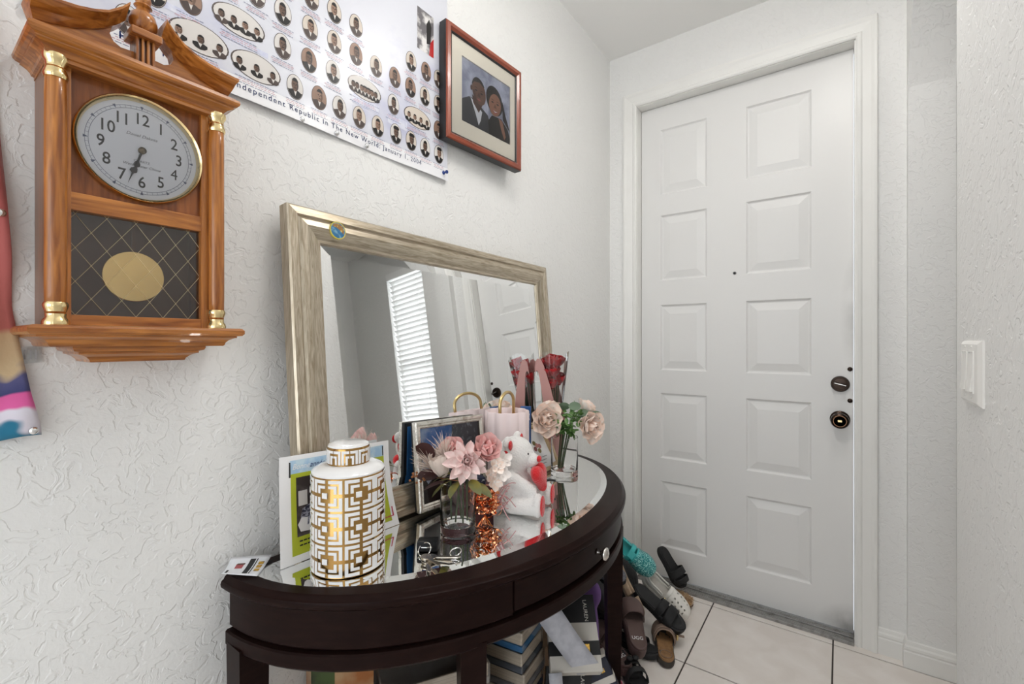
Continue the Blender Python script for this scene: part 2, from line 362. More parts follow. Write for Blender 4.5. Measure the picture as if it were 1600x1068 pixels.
pe = hard('peephole', 0.619, 1.22 + (1.545 - 1.22) * 1.0255, [(0.008, 0), (0.008, 0.003), (0.0055, 0.004), (0.0045, 0.0025)], pm('steel', (0.35, 0.35, 0.36), 0.3, 1.0), door, 16)
hard('peep_lens', 0.619, 1.22 + (1.545 - 1.22) * 1.0255, [(0.0045, 0.0026), (0.002, 0.0034)], BLACK, pe, 12)

# ------------------------------------------------------------------ alcove window with blinds (seen in the mirror)
win = thing('window_1', 'tall narrow window with white slatted blinds in the alcove', 'window', ((WX0 + WX1) / 2, D, WZ0), kind='structure')
b = B()
for x0, x1, z0, z1 in [(WX0, WX0 + 0.025, WZ0, WZ1), (WX1 - 0.025, WX1, WZ0, WZ1), (WX0, WX1, WZ0, WZ0 + 0.03), (WX0, WX1, WZ1 - 0.03, WZ1), (WX0, WX1, 1.30, 1.325)]: b.box(x0, x1, D + 0.07, D + 0.1, z0, z1, 0.002)
b.obj('window_frame', TRIM, win)
B().box(WX0, WX1, D + 0.082, D + 0.086, WZ0, WZ1).obj('pane', clear('window_glass'), win)
B().box(WX0 - 0.02, WX1 + 0.02, D - 0.03, D + 0.07, WZ0 - 0.02, WZ0, 0.003).obj('window_sill', TRIM, win)
BLIND = pm('blind_white', (0.88, 0.88, 0.87), 0.45, sub=0.0)
B().box(WX0 + 0.005, WX1 - 0.005, D - 0.012, D + 0.05, WZ1 - 0.055, WZ1 - 0.002, 0.003).obj('headrail', BLIND, win)
sl = B().grid(lambda u, v: Vector(((u - 0.5) * (WX1 - WX0 - 0.014), (v - 0.5) * 0.046, 0.003 * sin(pi * v))), 1, 4).mesh('slat', smooth=True); sl.materials.append(BLIND)
for k in range(36):
    o = link('slat', sl, win); o.location = (0, 0.028, WZ1 - 0.08 - 0.0395 * k - WZ0); o.rotation_euler = (R(-58), 0, 0)
for x in (WX0 + 0.07, WX1 - 0.07): B().tube([(x, D + 0.003, WZ1 - 0.05), (x, D + 0.003, WZ0 + 0.02)], 0.0012, 6).obj('ladder_cord', BLIND, win)
# closet door casing on the alcove wall
b = B()
for y0, y1, z0, z1 in [(2.16, 2.225, FZ, 1.86), (1.35, 1.415, FZ, 1.86), (1.415, 2.16, 1.80, 1.86)]: b.box(2.40, 2.422, y0, y1, z0, z1, 0.003)
cl = tag(b.obj('door_2', TRIM), 'white closet door with casing on the alcove wall, seen in the mirror', 'door', kind='structure')
B().box(2.408, 2.42, 1.415, 2.16, FZ + 0.01, 1.80).obj('leaf', TRIM, cl)

# ------------------------------------------------------------------ ceiling lamp over the entry (its glow shows on the poster and the door)
lamp = thing('entry_ceiling_light_offscreen', 'round flush-mount ceiling light over the entry', 'lamp', (1.06, 1.46, CZ))
B().lathe([(0.15, -0.001), (0.15, -0.02), (0.142, -0.024)], 40, (1.06, 1.46, CZ)).obj('lamp_base', pm('brushed_nickel', (0.6, 0.58, 0.55), 0.3, 1.0), lamp, smooth=40)
em = bpy.data.materials.new('lamp_glow'); em.use_nodes = True; em.node_tree.nodes['Principled BSDF'].inputs['Emission Color'].default_value = (1, 0.975, 0.94, 1); em.node_tree.nodes['Principled BSDF'].inputs['Emission Strength'].default_value = 11
B().lathe([(0.14, -0.022), (0.138, -0.045), (0.12, -0.072), (0.08, -0.09), (0.02, -0.097)], 40, (1.06, 1.46, CZ)).obj('entry_lamp_shade_offscreen', em, lamp, smooth=True)
l = bpy.data.lights.new('lamp_light', 'AREA'); l.shape = 'DISK'; l.size = 0.26; l.energy = 2.7; l.color = (1, 0.97, 0.93)
lo = bpy.data.objects.new('entry_lamp_offscreen', l); COL.objects.link(lo); lo.parent = lamp; lo.location = (0, 0, -0.11)
# second entry ceiling lamp, nearer the clock
lamp4 = thing('walkway_ceiling_light_offscreen', 'round flush-mount ceiling light over the walkway beside the clock', 'lamp', (0.70, 0.72, CZ))
B().lathe([(0.15, -0.001), (0.15, -0.02), (0.142, -0.024)], 40, (0.70, 0.72, CZ)).obj('lamp_base', MATS['brushed_nickel'], lamp4, smooth=40)
B().lathe([(0.14, -0.022), (0.138, -0.045), (0.12, -0.072), (0.08, -0.09), (0.02, -0.097)], 40, (0.70, 0.72, CZ)).obj('walkway_lamp_shade_offscreen', em, lamp4, smooth=True)
l = bpy.data.lights.new('lamp_light', 'AREA'); l.shape = 'DISK'; l.size = 0.26; l.energy = 3.4; l.color = (1, 0.97, 0.93)
lo = bpy.data.objects.new('walkway_lamp_offscreen', l); COL.objects.link(lo); lo.parent = lamp4; lo.location = (0, 0, -0.11)

# ================================================================== CONSOLE TABLE
X0, YC, TA, TB, TZ = 0.05, 1.04, 0.505, 0.652, 0.762
def demi(d, n=56, back=0.0, da=0.0, db=0.0):
    a, bb = TA - d - da, TB - d - db
    return [(X0 + back + (a - back) * cos(t), YC + bb * sin(t)) for t in [-pi / 2 + pi * i / n for i in range(n + 1)]]
def dloft(b, prof, back=0.0, **k): return b.rings([[Vector((x, y, z)) for x, y in demi(d, back=back)] for d, z in prof], **k)
table = thing('console_table', 'dark espresso half-round console table with mirrored top against the wall', 'table', (X0 + 0.2, YC, FZ))
dloft(B(), [(0.02, 0.733), (0.006, 0.735), (0.001, 0.740), (0.0, 0.746), (0.002, 0.752), (0.006, 0.7545), (0.008, 0.759), (0.012, TZ)]).obj('table_top', ESP, table, smooth=35)
dloft(B(), [(0.032, 0.734), (0.032, 0.652)]).obj('apron', ESP, table, smooth=35)
dloft(B(), [(0.012, 0.653), (0.009, 0.650), (0.009, 0.626), (0.014, 0.620)]).obj('apron_band', ESP, table, smooth=35)
B().rings([[Vector((x, y, z)) for x, y in demi(d, back=0.035, da=0.070, db=0.042)] for d, z in [(0, TZ - 0.002), (0, TZ + 0.0006), (0.019, TZ + 0.0028)]]).obj('mirror_inlay', MIRROR, table)
# drawer front on the curve
def ept(t, d, z): return Vector((X0 + (TA - d) * cos(t), YC + (TB - d) * sin(t), z))
t0 = math.asin((0.755 - YC) / TB); t1 = -t0
b = B(); rs = []
for i in range(25):
    t = t0 + (t1 - t0) * i / 24
    rs.append([ept(t, 0.03, 0.667), ept(t, 0.0155, 0.667), ept(t, 0.014, 0.669), ept(t, 0.014, 0.727), ept(t, 0.0155, 0.729), ept(t, 0.03, 0.729)])
b.rings(rs); dr = b.obj('drawer', ESP, table, smooth=35)
for ta, tb in ((-pi / 2, t0 - 0.006), (t1 + 0.006, pi / 2)):
    b = B(); b.rings([[ept(ta + (tb - ta) * i / 20, d, z) for d, z in ((0.034, 0.656), (0.020, 0.656), (0.017, 0.660), (0.017, 0.734), (0.034, 0.734))] for i in range(21)]); b.obj('apron_panel', ESP, table, smooth=35)
MX = Matrix.Rotation(R(90), 3, 'Y')
B().lathe([(0.007, 0), (0.006, 0.006), (0.005, 0.012), (0.006, 0.016), (0.013, 0.02), (0.0155, 0.024), (0.0145, 0.028), (0.009, 0.031), (0.002, 0.032)], 28, (X0 + TA - 0.014, YC, 0.700), MX).obj('knob', pm('satin_nickel', (0.72, 0.68, 0.64), 0.25, 1.0), dr, smooth=True)
def leg(cx, cy, ang, s0=0.026, s1=0.017):
    b = B(); M = Matrix.Translation((cx, cy, 0)) @ Matrix.Rotation(ang, 4, 'Z'); rs = []
    for z, s in [(FZ, s1), (0.40, s0 - 0.002), (0.632, s0)]:
        rs.append([M @ Vector((sx * s, sy * s, z)) for sx, sy in ((-1, -1), (1, -1), (1, 1), (-1, 1))])
    b.rings(rs); return b.obj('leg', ESP, table)
leg(0.435, 0.690, R(-38)); leg(0.435, 1.390, R(38))
for s in (-1, 1):
    lg = leg(0.082, YC + s * 0.615, 0, 0.028, 0.022)

# ================================================================== LEANING MIRROR
ml = 0.085; ma = math.atan(ml)
def mpt(y, s, h):
    """on the mirror: y along the wall, s up the glass from its foot, h out of the glass"""
    fx = 0.055 + (1.5 - 0.768) * ml
    return Vector((fx - s * sin(ma) + h * cos(ma), y, 0.768 + s * cos(ma) + h * sin(ma)))
mir = thing('wall_mirror', 'large mirror in a brushed champagne frame leaning on the console table', 'mirror', (0.1, 1.05, TZ))
MY0, MY1, MS0, MS1 = 0.515, 1.588, 0.002, 0.758; mw = 0.078
SG = wood('champagne_h', (0.36, 0.295, 0.21), (0.60, 0.53, 0.42), 1, 0.3, 0.0, 3.0); SG2 = wood('champagne_v', (0.36, 0.295, 0.21), (0.60, 0.53, 0.42), 2, 0.3, 0.0, 3.0)
for m_ in (SG, SG2): m_.node_tree.nodes['Principled BSDF'].inputs['Metallic'].default_value = 0.75
FP = [(0, -0.026), (0, 0.004), (0.004, 0.008), (0.020, 0.010), (0.024, 0.006), (0.030, 0.010), (0.042, 0.012), (0.058, 0.008), (0.070, 0.003), (0.076, 0.003), (0.078, 0.0), (0.078, -0.02)]
cor = [(MY0, MS0), (MY1, MS0), (MY1, MS1), (MY0, MS1)]; sgn = [(1, 1), (-1, 1), (-1, -1), (1, -1)]
for i in range(4):
    j = (i + 1) % 4; b = B(); rs = []
    for k in (i, j):
        rs.append([mpt(cor[k][0] + sgn[k][0] * d, cor[k][1] + sgn[k][1] * d, h) for d, h in FP])
    b.rings(rs); b.obj('frame_rail', SG if i % 2 == 0 else SG2, mir)
b = B(); g0, g1, s0, s1 = MY0 + mw, MY1 - mw, MS0 + mw, MS1 - mw
rs = []
for ins, h in [(-0.004, -0.006), (0.0, -0.0035), (0.022, -0.001)]:
    rs.append([mpt(g0 + ins, s0 + ins, h), mpt(g1 - ins, s0 + ins, h), mpt(g1 - ins, s1 - ins, h), mpt(g0 + ins, s1 - ins, h)])
b.rings(rs); b.obj('mirror_glass', MIRROR, mir)
B().box(0, 1, 0, 1, 0, 1).bm.free()
b = B(); b.rings([[mpt(y, s, h) for y, s in ((MY0 + 0.01, MS0 + 0.01), (MY1 - 0.01, MS0 + 0.01), (MY1 - 0.01, MS1 - 0.01), (MY0 + 0.01, MS1 - 0.01))] for h in (-0.022, -0.0185)]); b.obj('back_panel', BLACK, mir)
# round sticker on the frame
st = thing('sticker', 'round blue and yellow sticker on the top rail of the mirror frame', 'sticker', mpt(0.632, 0.712, 0.012))
def sk(u, v, h=0): return mpt(0.632 + u, 0.717 + v, 0.0135 + h)
b = B(); b.prism(ell(0, 0, 0.021, 0.021, 28), lambda u, v, d: sk(u, v, d), -0.004, 0.0); b.obj('disc', pm('sticker_yellow', (0.62, 0.52, 0.08), 0.35), st)
b = B(); poly(b, lambda u, v: sk(u, v, 0.0004), ell(0, 0, 0.0185, 0.0185, 28)); b.obj('sea', pm('sticker_blue', (0.03, 0.16, 0.33), 0.35, noise=(90, (0.25, 0.45, 0.55), 0.5, 0.7)), st)
b = B(); poly(b, lambda u, v: sk(u, v, 0.0008), [(-0.015, 0.008), (-0.004, 0.006), (0.006, 0.0), (0.014, -0.008), (0.0165, 0.001), (0.012, 0.0115), (0.002, 0.0165), (-0.009, 0.0155)]); b.obj('hand', pm('sticker_brown', (0.30, 0.16, 0.06), 0.35, noise=(160, (0.75, 0.55, 0.12), 0.5, 0.62)), st)

# ================================================================== WALL CLOCK
OC1, OC2 = (0.20, 0.055, 0.008), (0.52, 0.20, 0.04)
OAK = wood('oak_v', OC1, OC2, 2, 0.28, 0.4, 1.5); OAKH = wood('oak_h', OC1, OC2, 1, 0.28, 0.4, 1.5); OAKD = wood('oak_dark', (0.11, 0.034, 0.010), (0.22, 0.078, 0.022), 2, 0.35, 0.2, 1.5)
clk = thing('wall_clock', 'oak pendulum wall clock with scrolled pediment and brass-capped columns', 'clock', (0.0, 0.253, 1.19))
def wf(u, v, d): return Vector((d, u, v))
b = B(); b.box(0, 0.012, 0.146, 0.364, 1.24, 1.64); b.box(0, 0.078, 0.142, 0.160, 1.24, 1.64, 0.001); b.box(0, 0.078, 0.347, 0.365, 1.24, 1.64, 0.001); b.obj('case', OAKD, clk)
# door frame of the clock
for y0, y1 in ((0.156, 0.168), (0.340, 0.352)): B().box(0.07, 0.092, y0, y1, 1.243, 1.634, 0.001).obj('door_stile', OAK, clk)
for z0, z1 in ((1.243, 1.2615), (1.4205, 1.4475)): B().box(0.07, 0.0905, 0.166, 0.342, z0, z1, 0.001).obj('door_rail', OAKH, clk)
B().box(0.066, 0.083, 0.165, 0.343, 1.446, 1.634).obj('dial_board', wood('oak_mid', (0.15, 0.040, 0.008), (0.29, 0.092, 0.02), 2, 0.35, 0.2, 1.5), clk)
B().box(0.012, 0.016, 0.160, 0.348, 1.25, 1.44).obj('pendulum_backing', pm('walnut_dark', (0.085, 0.045, 0.035), 0.5, noise=(1, (0.12, 0.065, 0.05), 0.35, 0.7), scale=(60, 60, 6)), clk)
pn = B().lathe([(0.0415, -0.003), (0.0425, 0.0), (0.0415, 0.002), (0.002, 0.004)], 48, (0.058, 0.252, 1.331), MX).obj('pendulum', pm('spun_brass', (0.92, 0.72, 0.32), 0.25, 1.0), clk, smooth=30)
MATS['spun_brass'].node_tree.nodes['Principled BSDF'].inputs['Anisotropic'].default_value = 0.7
B().box(0.054, 0.0575, 0.2495, 0.2545, 1.37, 1.45).obj('pendulum_rod', pm('rod_brown', (0.10, 0.05, 0.035), 0.4), pn)
gl = B().box(0.079, 0.081, 0.166, 0.342, 1.26, 1.422).obj('pane', clear('clock_glass', (0.92, 0.90, 0.88), 0.07), clk)
b = B(); GY0, GY1, GZ0, GZ1 = 0.168, 0.340, 1.2615, 1.4205
for sgn_ in (1, -1):
    for k in range(-6, 12):
        # line y = GY0 + k*0.0345 + sgn*(z-GZ0)*0.72, clipped to the pane
        pts = []
        for q in range(81):
            z = GZ0 + (GZ1 - GZ0) * q / 80; y = GY0 + 0.006 + k * 0.0372 + sgn_ * (z - GZ0) * 0.72
            if GY0 <= y <= GY1: pts.append((y, z))
        if len(pts) > 3:
            (ya, za), (yb, zb) = pts[0], pts[-1]; b.tube([(0.0816, ya, za), (0.0816, yb, zb)], 0.0003, 4)
tag(b.obj('lattice_lines', pm('etched_gold', (0.72, 0.60, 0.38), 0.4, 0.6), gl), kind='stuff')
# dial
DCY, DCZ = 0.2555, 1.5395
def ring(name, prof, mat, seg=56, par=None): return B().lathe(prof, seg, (0.083, DCY, DCZ), MX).obj(name, mat, par or clk, smooth=40)
dial = ring('dial', [(0.0815, 0.0), (0.0815, 0.001), (0.002, 0.0011)], pm('dial_white', (0.74, 0.76, 0.82), 0.4))
ring('bezel', [(0.0825, 0.0), (0.0865, 0.002), (0.0868, 0.009), (0.085, 0.012), (0.0825, 0.0095), (0.080, 0.004), (0.0795, 0.001)], BRASS)
ring('crystal', [(0.0815, 0.0085), (0.07, 0.0105), (0.04, 0.0125), (0.002, 0.013)], clear('crystal', (1, 1, 1), 0.05), par=dial)
def df(u, v, d=0.0016): return Vector((0.083 + d, DCY + u, DCZ + v))
b = B()
nums = []
for h in range(1, 13):
    a = pi / 2 - h * pi / 6; r = 0.0525 if h not in (10, 11, 12) else 0.052
    nums.append(text_b(str(h), 0.0265, lambda u, v, a=a, r=r: df(u * 0.82 + r * cos(a), v - 0.0088 + r * sin(a)), align='CENTER', bold=0.0 if h == 4 else 0.00025))
merge(*nums).obj('numerals', INK, dial)
b = B()
for rr in (0.0672, 0.0715):
    for i in range(60):
        a0, a1 = 2 * pi * i / 60, 2 * pi * (i + 1) / 60
        b.face([df((rr + q) * cos(a), (rr + q) * sin(a)) for q, a in ((-0.0003, a0), (0.0003, a0), (0.0003, a1), (-0.0003, a1))])
for i in range(60):
    a = 2 * pi * i / 60; wd = 0.0002
    if i % 5 == 0: b.face([df(0.0672 * cos(a), 0.0672 * sin(a), 0.0018), df(0.0735 * cos(a + 0.03), 0.0735 * sin(a + 0.03), 0.0018), df(0.0735 * cos(a - 0.03), 0.0735 * sin(a - 0.03), 0.0018)])
    else: b.face([df(0.0672 * cos(a) - wd * sin(a), 0.0672 * sin(a) + wd * cos(a)), df(0.0715 * cos(a) - wd * sin(a), 0.0715 * sin(a) + wd * cos(a)), df(0.0715 * cos(a) + wd * sin(a), 0.0715 * sin(a) - wd * cos(a)), df(0.0672 * cos(a) + wd * sin(a), 0.0672 * sin(a) - wd * cos(a))])
tag(b.obj('minute_track', pm('track_ink', (0.10, 0.12, 0.2), 0.5), dial), kind='stuff')
DIK = pm('dial_ink', (0.12, 0.12, 0.15), 0.5)
text_b('Daniel Dakota', 0.0072, lambda u, v: df(u, v + 0.022), align='CENTER', italic=0.35).obj('dial_lettering', DIK, dial)
text_b('QUARTZ', 0.0055, lambda u, v: df(u, v - 0.020), align='CENTER').obj('dial_lettering', DIK, dial)
text_b('Westminster Chime', 0.0062, lambda u, v: df(u, v - 0.028), align='CENTER', italic=0.35).obj('dial_lettering', DIK, dial)
def hand(name, ang, pts, h):
    c, s = cos(ang), sin(ang); b = B()
    pl = pts + [(x, -y) for x, y in pts[::-1] if abs(y) > 1e-6]
    b.prism(pl, lambda u, v, d: df(u * c - v * s, u * s + v * c, d), h, h + 0.0008); return b.obj(name, INK, dial)
hand('hour_hand', R(-106), [(0, 0.0018), (0.020, 0.0013), (0.024, 0.004), (0.028, 0.0045), (0.031, 0.0015), (0.034, 0.0035), (0.037, 0.0015), (0.045, 0)], 0.003)
hand('minute_hand', R(-108), [(0, 0.0015), (0.033, 0.001), (0.036, 0.0045), (0.040, 0.005), (0.043, 0.0012), (0.062, 0.0)], 0.0045)
B().lathe([(0.0055, 0.0015), (0.0055, 0.006), (0.003, 0.0075)], 20, (0.083, DCY, DCZ), MX).obj('hand_cap', pm('dark_brass', (0.12, 0.09, 0.05), 0.3, 1.0), dial, smooth=40)
# columns with brass caps
for cy in (0.150, 0.3625):
    c_ = B().lathe([(0.0115, 1.245), (0.0125, 1.30), (0.0125, 1.58), (0.0115, 1.64)], 24, (0.098, cy, 0)).obj('column', OAK, clk, smooth=True)
    for z0, sg_ in ((1.2445, 1), (1.640, -1)):
        pr = [(0.0150, 0), (0.0155, 0.004), (0.0145, 0.008), (0.0118, 0.012), (0.0118, 0.02), (0.0138, 0.026), (0.0145, 0.030), (0.0130, 0.034)]
        B().lathe([(r, z0 + sg_ * z) for r, z in pr], 24, (0.098, cy, 0)).obj('brass_cap', BRASS, c_, smooth=40)
# cornice (stepped mouldings), base and drop
def mould(name, x1, y0, y1, prof, mat=OAKH):
    """rectangular moulding: prof = (inset from the widest outline, z)"""
    b = B(); b.rings([[Vector((0.0, y0 + i, z)), Vector((x1 - i, y0 + i, z)), Vector((x1 - i, y1 - i, z)), Vector((0.0, y1 - i, z))] for i, z in prof]); return b.obj(name, mat, clk)
mould('cornice', 0.131, 0.117, 0.390, [(0.027, 1.632), (0.024, 1.632), (0.024, 1.637), (0.021, 1.638), (0.0195, 1.642), (0.016, 1.646), (0.010, 1.6495), (0.0085, 1.650), (0.0085, 1.6525), (0.004, 1.654), (0.001, 1.657), (0.0, 1.661), (0.001, 1.665), (0.005, 1.6665), (0.006, 1.669)])
mould('base', 0.146, 0.115, 0.391, [(0.026, 1.213), (0.024, 1.215), (0.023, 1.219), (0.019, 1.2235), (0.012, 1.227), (0.0095, 1.2275), (0.0095, 1.230), (0.003, 1.231), (0.0, 1.2345), (0.0, 1.240), (0.003, 1.2435), (0.006, 1.2445)])
mould('base_drop', 0.112, 0.166, 0.340, [(0.026, 1.188), (0.024, 1.1885), (0.023, 1.192), (0.018, 1.197), (0.011, 1.2005), (0.008, 1.201), (0.008, 1.204), (0.002, 1.206), (0.0, 1.210), (0.0, 1.214)])
# scrolled pediment
CYK = 0.2545
up = [(0.024, 1.757), (0.034, 1.744), (0.050, 1.729), (0.066, 1.721), (0.085, 1.715), (0.11, 1.711), (0.136, 1.709)]
lowc = [(0.024, 1.738), (0.034, 1.726), (0.050, 1.712), (0.066, 1.702), (0.085, 1.693), (0.11, 1.686), (0.128, 1.683)]
for sg_ in (-1, 1):
    bo = [(0.126, 1.669)] + [(s_, z - 0.003) for s_, z in up[::-1]][1:] + [(0.026, 1.742), (0.034, 1.730), (0.040, 1.720), (0.0425, 1.709), (0.038, 1.699), (0.029, 1.694), (0.016, 1.695), (0.0, 1.697), (0.0, 1.669)]
    b = B(); b.prism([(CYK + sg_ * s_, z) for s_, z in bo], wf, 0.072, 0.094); b.obj('pediment_board', OAKH, clk)
    b = B(); rs = []
    for (su, zu), (sl_, zl) in zip(up, lowc):
        rs.append([Vector((0.070, CYK + sg_ * su, zu)), Vector((0.124, CYK + sg_ * su, zu)), Vector((0.124, CYK + sg_ * su, zu - 0.004)), Vector((0.117, CYK + sg_ * (su + sl_) / 2, zu * 0.6 + zl * 0.4)), Vector((0.108, CYK + sg_ * (su + sl_) / 2, zu * 0.4 + zl * 0.6)), Vector((0.098, CYK + sg_ * sl_, zl)), Vector((0.070, CYK + sg_ * sl_, zl))])
    b.rings(rs); b.obj('scroll_moulding', OAKH, clk)
b = B(); b.box(0.075, 0.103, CYK - 0.0125, CYK + 0.0125, 1.668, 1.717)
pl = b.obj('finial_plinth', OAKD, clk)
for k in range(4): B().box(0.100, 0.108, CYK - 0.0125 + k * 0.0072, CYK - 0.0125 + k * 0.0072 + 0.0036, 1.669, 1.717, 0.0008).obj('flute', OAK, pl)
B().box(0.072, 0.116, CYK - 0.0205, CYK + 0.0205, 1.716, 1.728, 0.0015).obj('plinth_cap', OAKH, pl)
B().lathe([(0.013, 1.728), (0.0105, 1.731), (0.0135, 1.734), (0.0185, 1.741), (0.0195, 1.748), (0.0185, 1.7535), (0.0180, 1.7545), (0.0165, 1.760), (0.010, 1.766), (0.0085, 1.772), (0.0125, 1.775), (0.0095, 1.779), (0.0115, 1.786), (0.0085, 1.796), (0.002, 1.802)], 32, (0.094, CYK, 0)).obj('finial', OAK, clk, smooth=50)

# ================================================================== POSTER
PY0, PY1, PZ0, PZ1 = 0.13, 1.066, 1.735, 2.42
pos = thing('poster', 'large pale poster of oval portraits pinned above the mirror', 'poster', (0.0, 0.6, PZ0))
def pw(y, z, d=0.0): return Vector((0.006 + 0.0022 * sin(9 * y + 2.3 * z) + 0.0025 * max(0, 1 - (z - PZ0) / 0.05) * (1 + sin(14 * y)) + d, y, z + 0.0))
PAP = pm('poster_paper', (0.66, 0.67, 0.73), 0.23, noise=(5.5, (0.49, 0.50, 0.65), 0.52, 0.72, 5, 0.5), bump=(7, 0.25, 2, 0.6, 0.008))
B().grid(lambda u, v: pw(PY0 + (PY1 - PY0) * u, PZ0 + (PZ1 - PZ0) * v), 60, 40).obj('sheet', PAP, pos, smooth=True)
b = B(); b.grid(lambda u, v: pw(PY0 + (PY1 - PY0) * u, PZ0 + 0.042 * v, 0.0004), 60, 2); b.obj('margin', pm('poster_margin', (0.82, 0.82, 0.84), 0.3, spec=0.3), pos, smooth=True)
SEP = [pm('sepia_%d' % i, c, 0.3, spec=0.25) for i, c in enumerate([(0.62, 0.55, 0.48), (0.075, 0.055, 0.05), (0.155, 0.095, 0.07), (0.30, 0.19, 0.14), (0.02, 0.018, 0.018), (0.66, 0.63, 0.60)])]
cap1, cap2 = B(), B(); RIM = pm('rim_ink', (0.10, 0.08, 0.075), 0.2)
def oval(y, z, rx, rz, kind=0):
    rnd = random.Random(int(y * 1000) * 7919 + int(z * 1000))
    f = lambda q: (lambda u, v: pw(y + u * rx, z + v * rz, 0.0006 + q * 0.00025))
    one = B(); bs = [(one, i) for i in range(6)]; rim = (one, 6)
    def poly(t, fn, pts):
        fc = t[0].face([fn(u, v) for u, v in pts])
        if fc: fc.material_index = t[1]
    poly(rim, f(0), ell(0, 0, 1.03, 1.02, 28))
    poly(bs[0 if rnd.random() < 0.55 else 3 if rnd.random() < 0.3 else 5], f(1), ell(0, 0, 0.97, 0.97, 28))
    n = 1 if kind == 0 else kind
    for k in range(n):
        cx = 0 if n == 1 else -0.68 + 1.36 * k / (n - 1); sc = 1 if n == 1 else 0.62; ax = 1 if n == 1 else rz / rx
        g = lambda q, cx=cx, sc=sc, ax=ax: (lambda u, v: f(q)(cx + u * sc * ax, v * sc - (0.0 if n == 1 else 0.15)))
        suit = bs[rnd.choice([1, 4, 4])]; skin = bs[rnd.choice([2, 2, 3])]; hair = bs[4]
        lean = rnd.uniform(-0.08, 0.08)
        arcb = [(0.95 * cos(t), 0.95 * sin(t)) for t in [R(-20) - R(140) * i / 10 for i in range(11)]] if n == 1 else [(0.72, -0.62), (0.45, -0.85), (0, -0.95), (-0.45, -0.85), (-0.72, -0.62)]
        poly(suit, g(2), [(-0.72, -0.34), (-0.35, -0.22), (0.35, -0.22), (0.72, -0.34)] + arcb); poly(bs[5], g(3), [(-0.20, -0.26), (0.20, -0.26), (0.03, -0.72)])
        hx, hz, hc = (0.42, 0.52, 0.16) if n == 1 else (0.34, 0.44, 0.16)
        P_ = lambda kx, kz: (lean + kx * hx, hc + kz * hz)
        poly(skin, g(4), [P_(cos(a), sin(a)) for a in [2 * pi * i / 18 for i in range(18)]])
        poly(bs[2] if skin is bs[3] else bs[1], g(5), [P_(cos(a), sin(a)) for a in [-1.2 + 2.6 * i / 9 for i in range(10)]] + [P_(0.45, 0.72), P_(0.55, -0.1), P_(0.30, -0.7)])
        if rnd.random() < 0.22: poly(hair, g(6), [P_(-1.15, 0.5), P_(1.15, 0.5), P_(1.25, 0.85), P_(0.7, 1.15), P_(-0.7, 1.15), P_(-1.25, 0.85)])
        else: poly(hair, g(6), [P_(1.05 * cos(a), 0.1 + 1.0 * sin(a)) for a in [0.45 + (pi - 0.9) * i / 9 for i in range(10)]])
        for sx_ in (-1, 1):
            poly(hair, g(7), [P_(sx_ * 0.38 - 0.22, 0.14), P_(sx_ * 0.38 + 0.22, 0.14), P_(sx_ * 0.38 + 0.18, 0.02), P_(sx_ * 0.38 - 0.18, 0.02)])
        poly(hair, g(7), [P_(-0.3, -0.42), P_(0.3, -0.42), P_(0.24, -0.54), P_(-0.24, -0.54)]); poly(bs[2] if skin is bs[3] else bs[1], g(7), [P_(-0.14, -0.22), P_(0.16, -0.22), P_(0.02, 0.1)])
    po = one.obj('portrait', None, pos)
    for m_ in SEP + [RIM]: po.data.materials.append(m_)
    # unreadable fine caption lines
    z2 = z - rz * 1.12
    for k in range(4):
        wv = rx * (1.25 if n == 1 else 0.85) * rnd.uniform(0.7, 1.1); t = cap2 if k in (1, 2) else cap1; y2 = y - wv
        while y2 < y + wv:
            d_ = rnd.uniform(0.003, 0.010); quad(t, lambda u, v: pw(u, v, 0.0006), y2, min(y2 + d_, y + wv), z2 - k * 0.0042 - 0.0016, z2 - k * 0.0042); y2 += d_ + 0.0018
for y, z in [(0.562, 1.811), (0.623, 1.813), (0.679, 1.813), (0.738, 1.812), (0.797, 1.811), (0.859, 1.813), (0.915, 1.813), (0.970, 1.811), (1.027, 1.810), (0.597, 1.891), (0.661, 1.894), (0.850, 1.893), (0.533, 1.890), (0.600, 1.970), (0.665, 1.971), (0.728, 1.973), (0.791, 1.972), (0.855, 1.972), (0.912, 1.969), (0.968, 1.967), (0.534, 1.968), (0.603, 2.045), (0.665, 2.048), (0.728, 2.048), (0.914, 2.046), (0.973, 2.044), (0.352, 1.885), (0.475, 1.973), (1.025, 1.966), (1.025, 1.886), (1.025, 2.045), (0.257, 1.790), (0.294, 1.866), (0.415, 1.971), (0.345, 1.971), (0.475, 2.05), (0.535, 2.05)]:
    oval(y, z, 0.0195, 0.0285)
for y, z, k in [(0.476, 1.813, 3), (0.755, 1.894, 7), (0.940, 1.889, 4), (0.441, 1.892, 4), (0.368, 1.818, 3)]: oval(y, z, 0.051, 0.029, k)
tag(cap1.obj('caption_lines', pm('caption_blue', (0.22, 0.23, 0.33), 0.3), pos), kind='stuff'); tag(cap2.obj('caption_lines', pm('caption_pink', (0.55, 0.33, 0.38), 0.3), pos), kind='stuff')
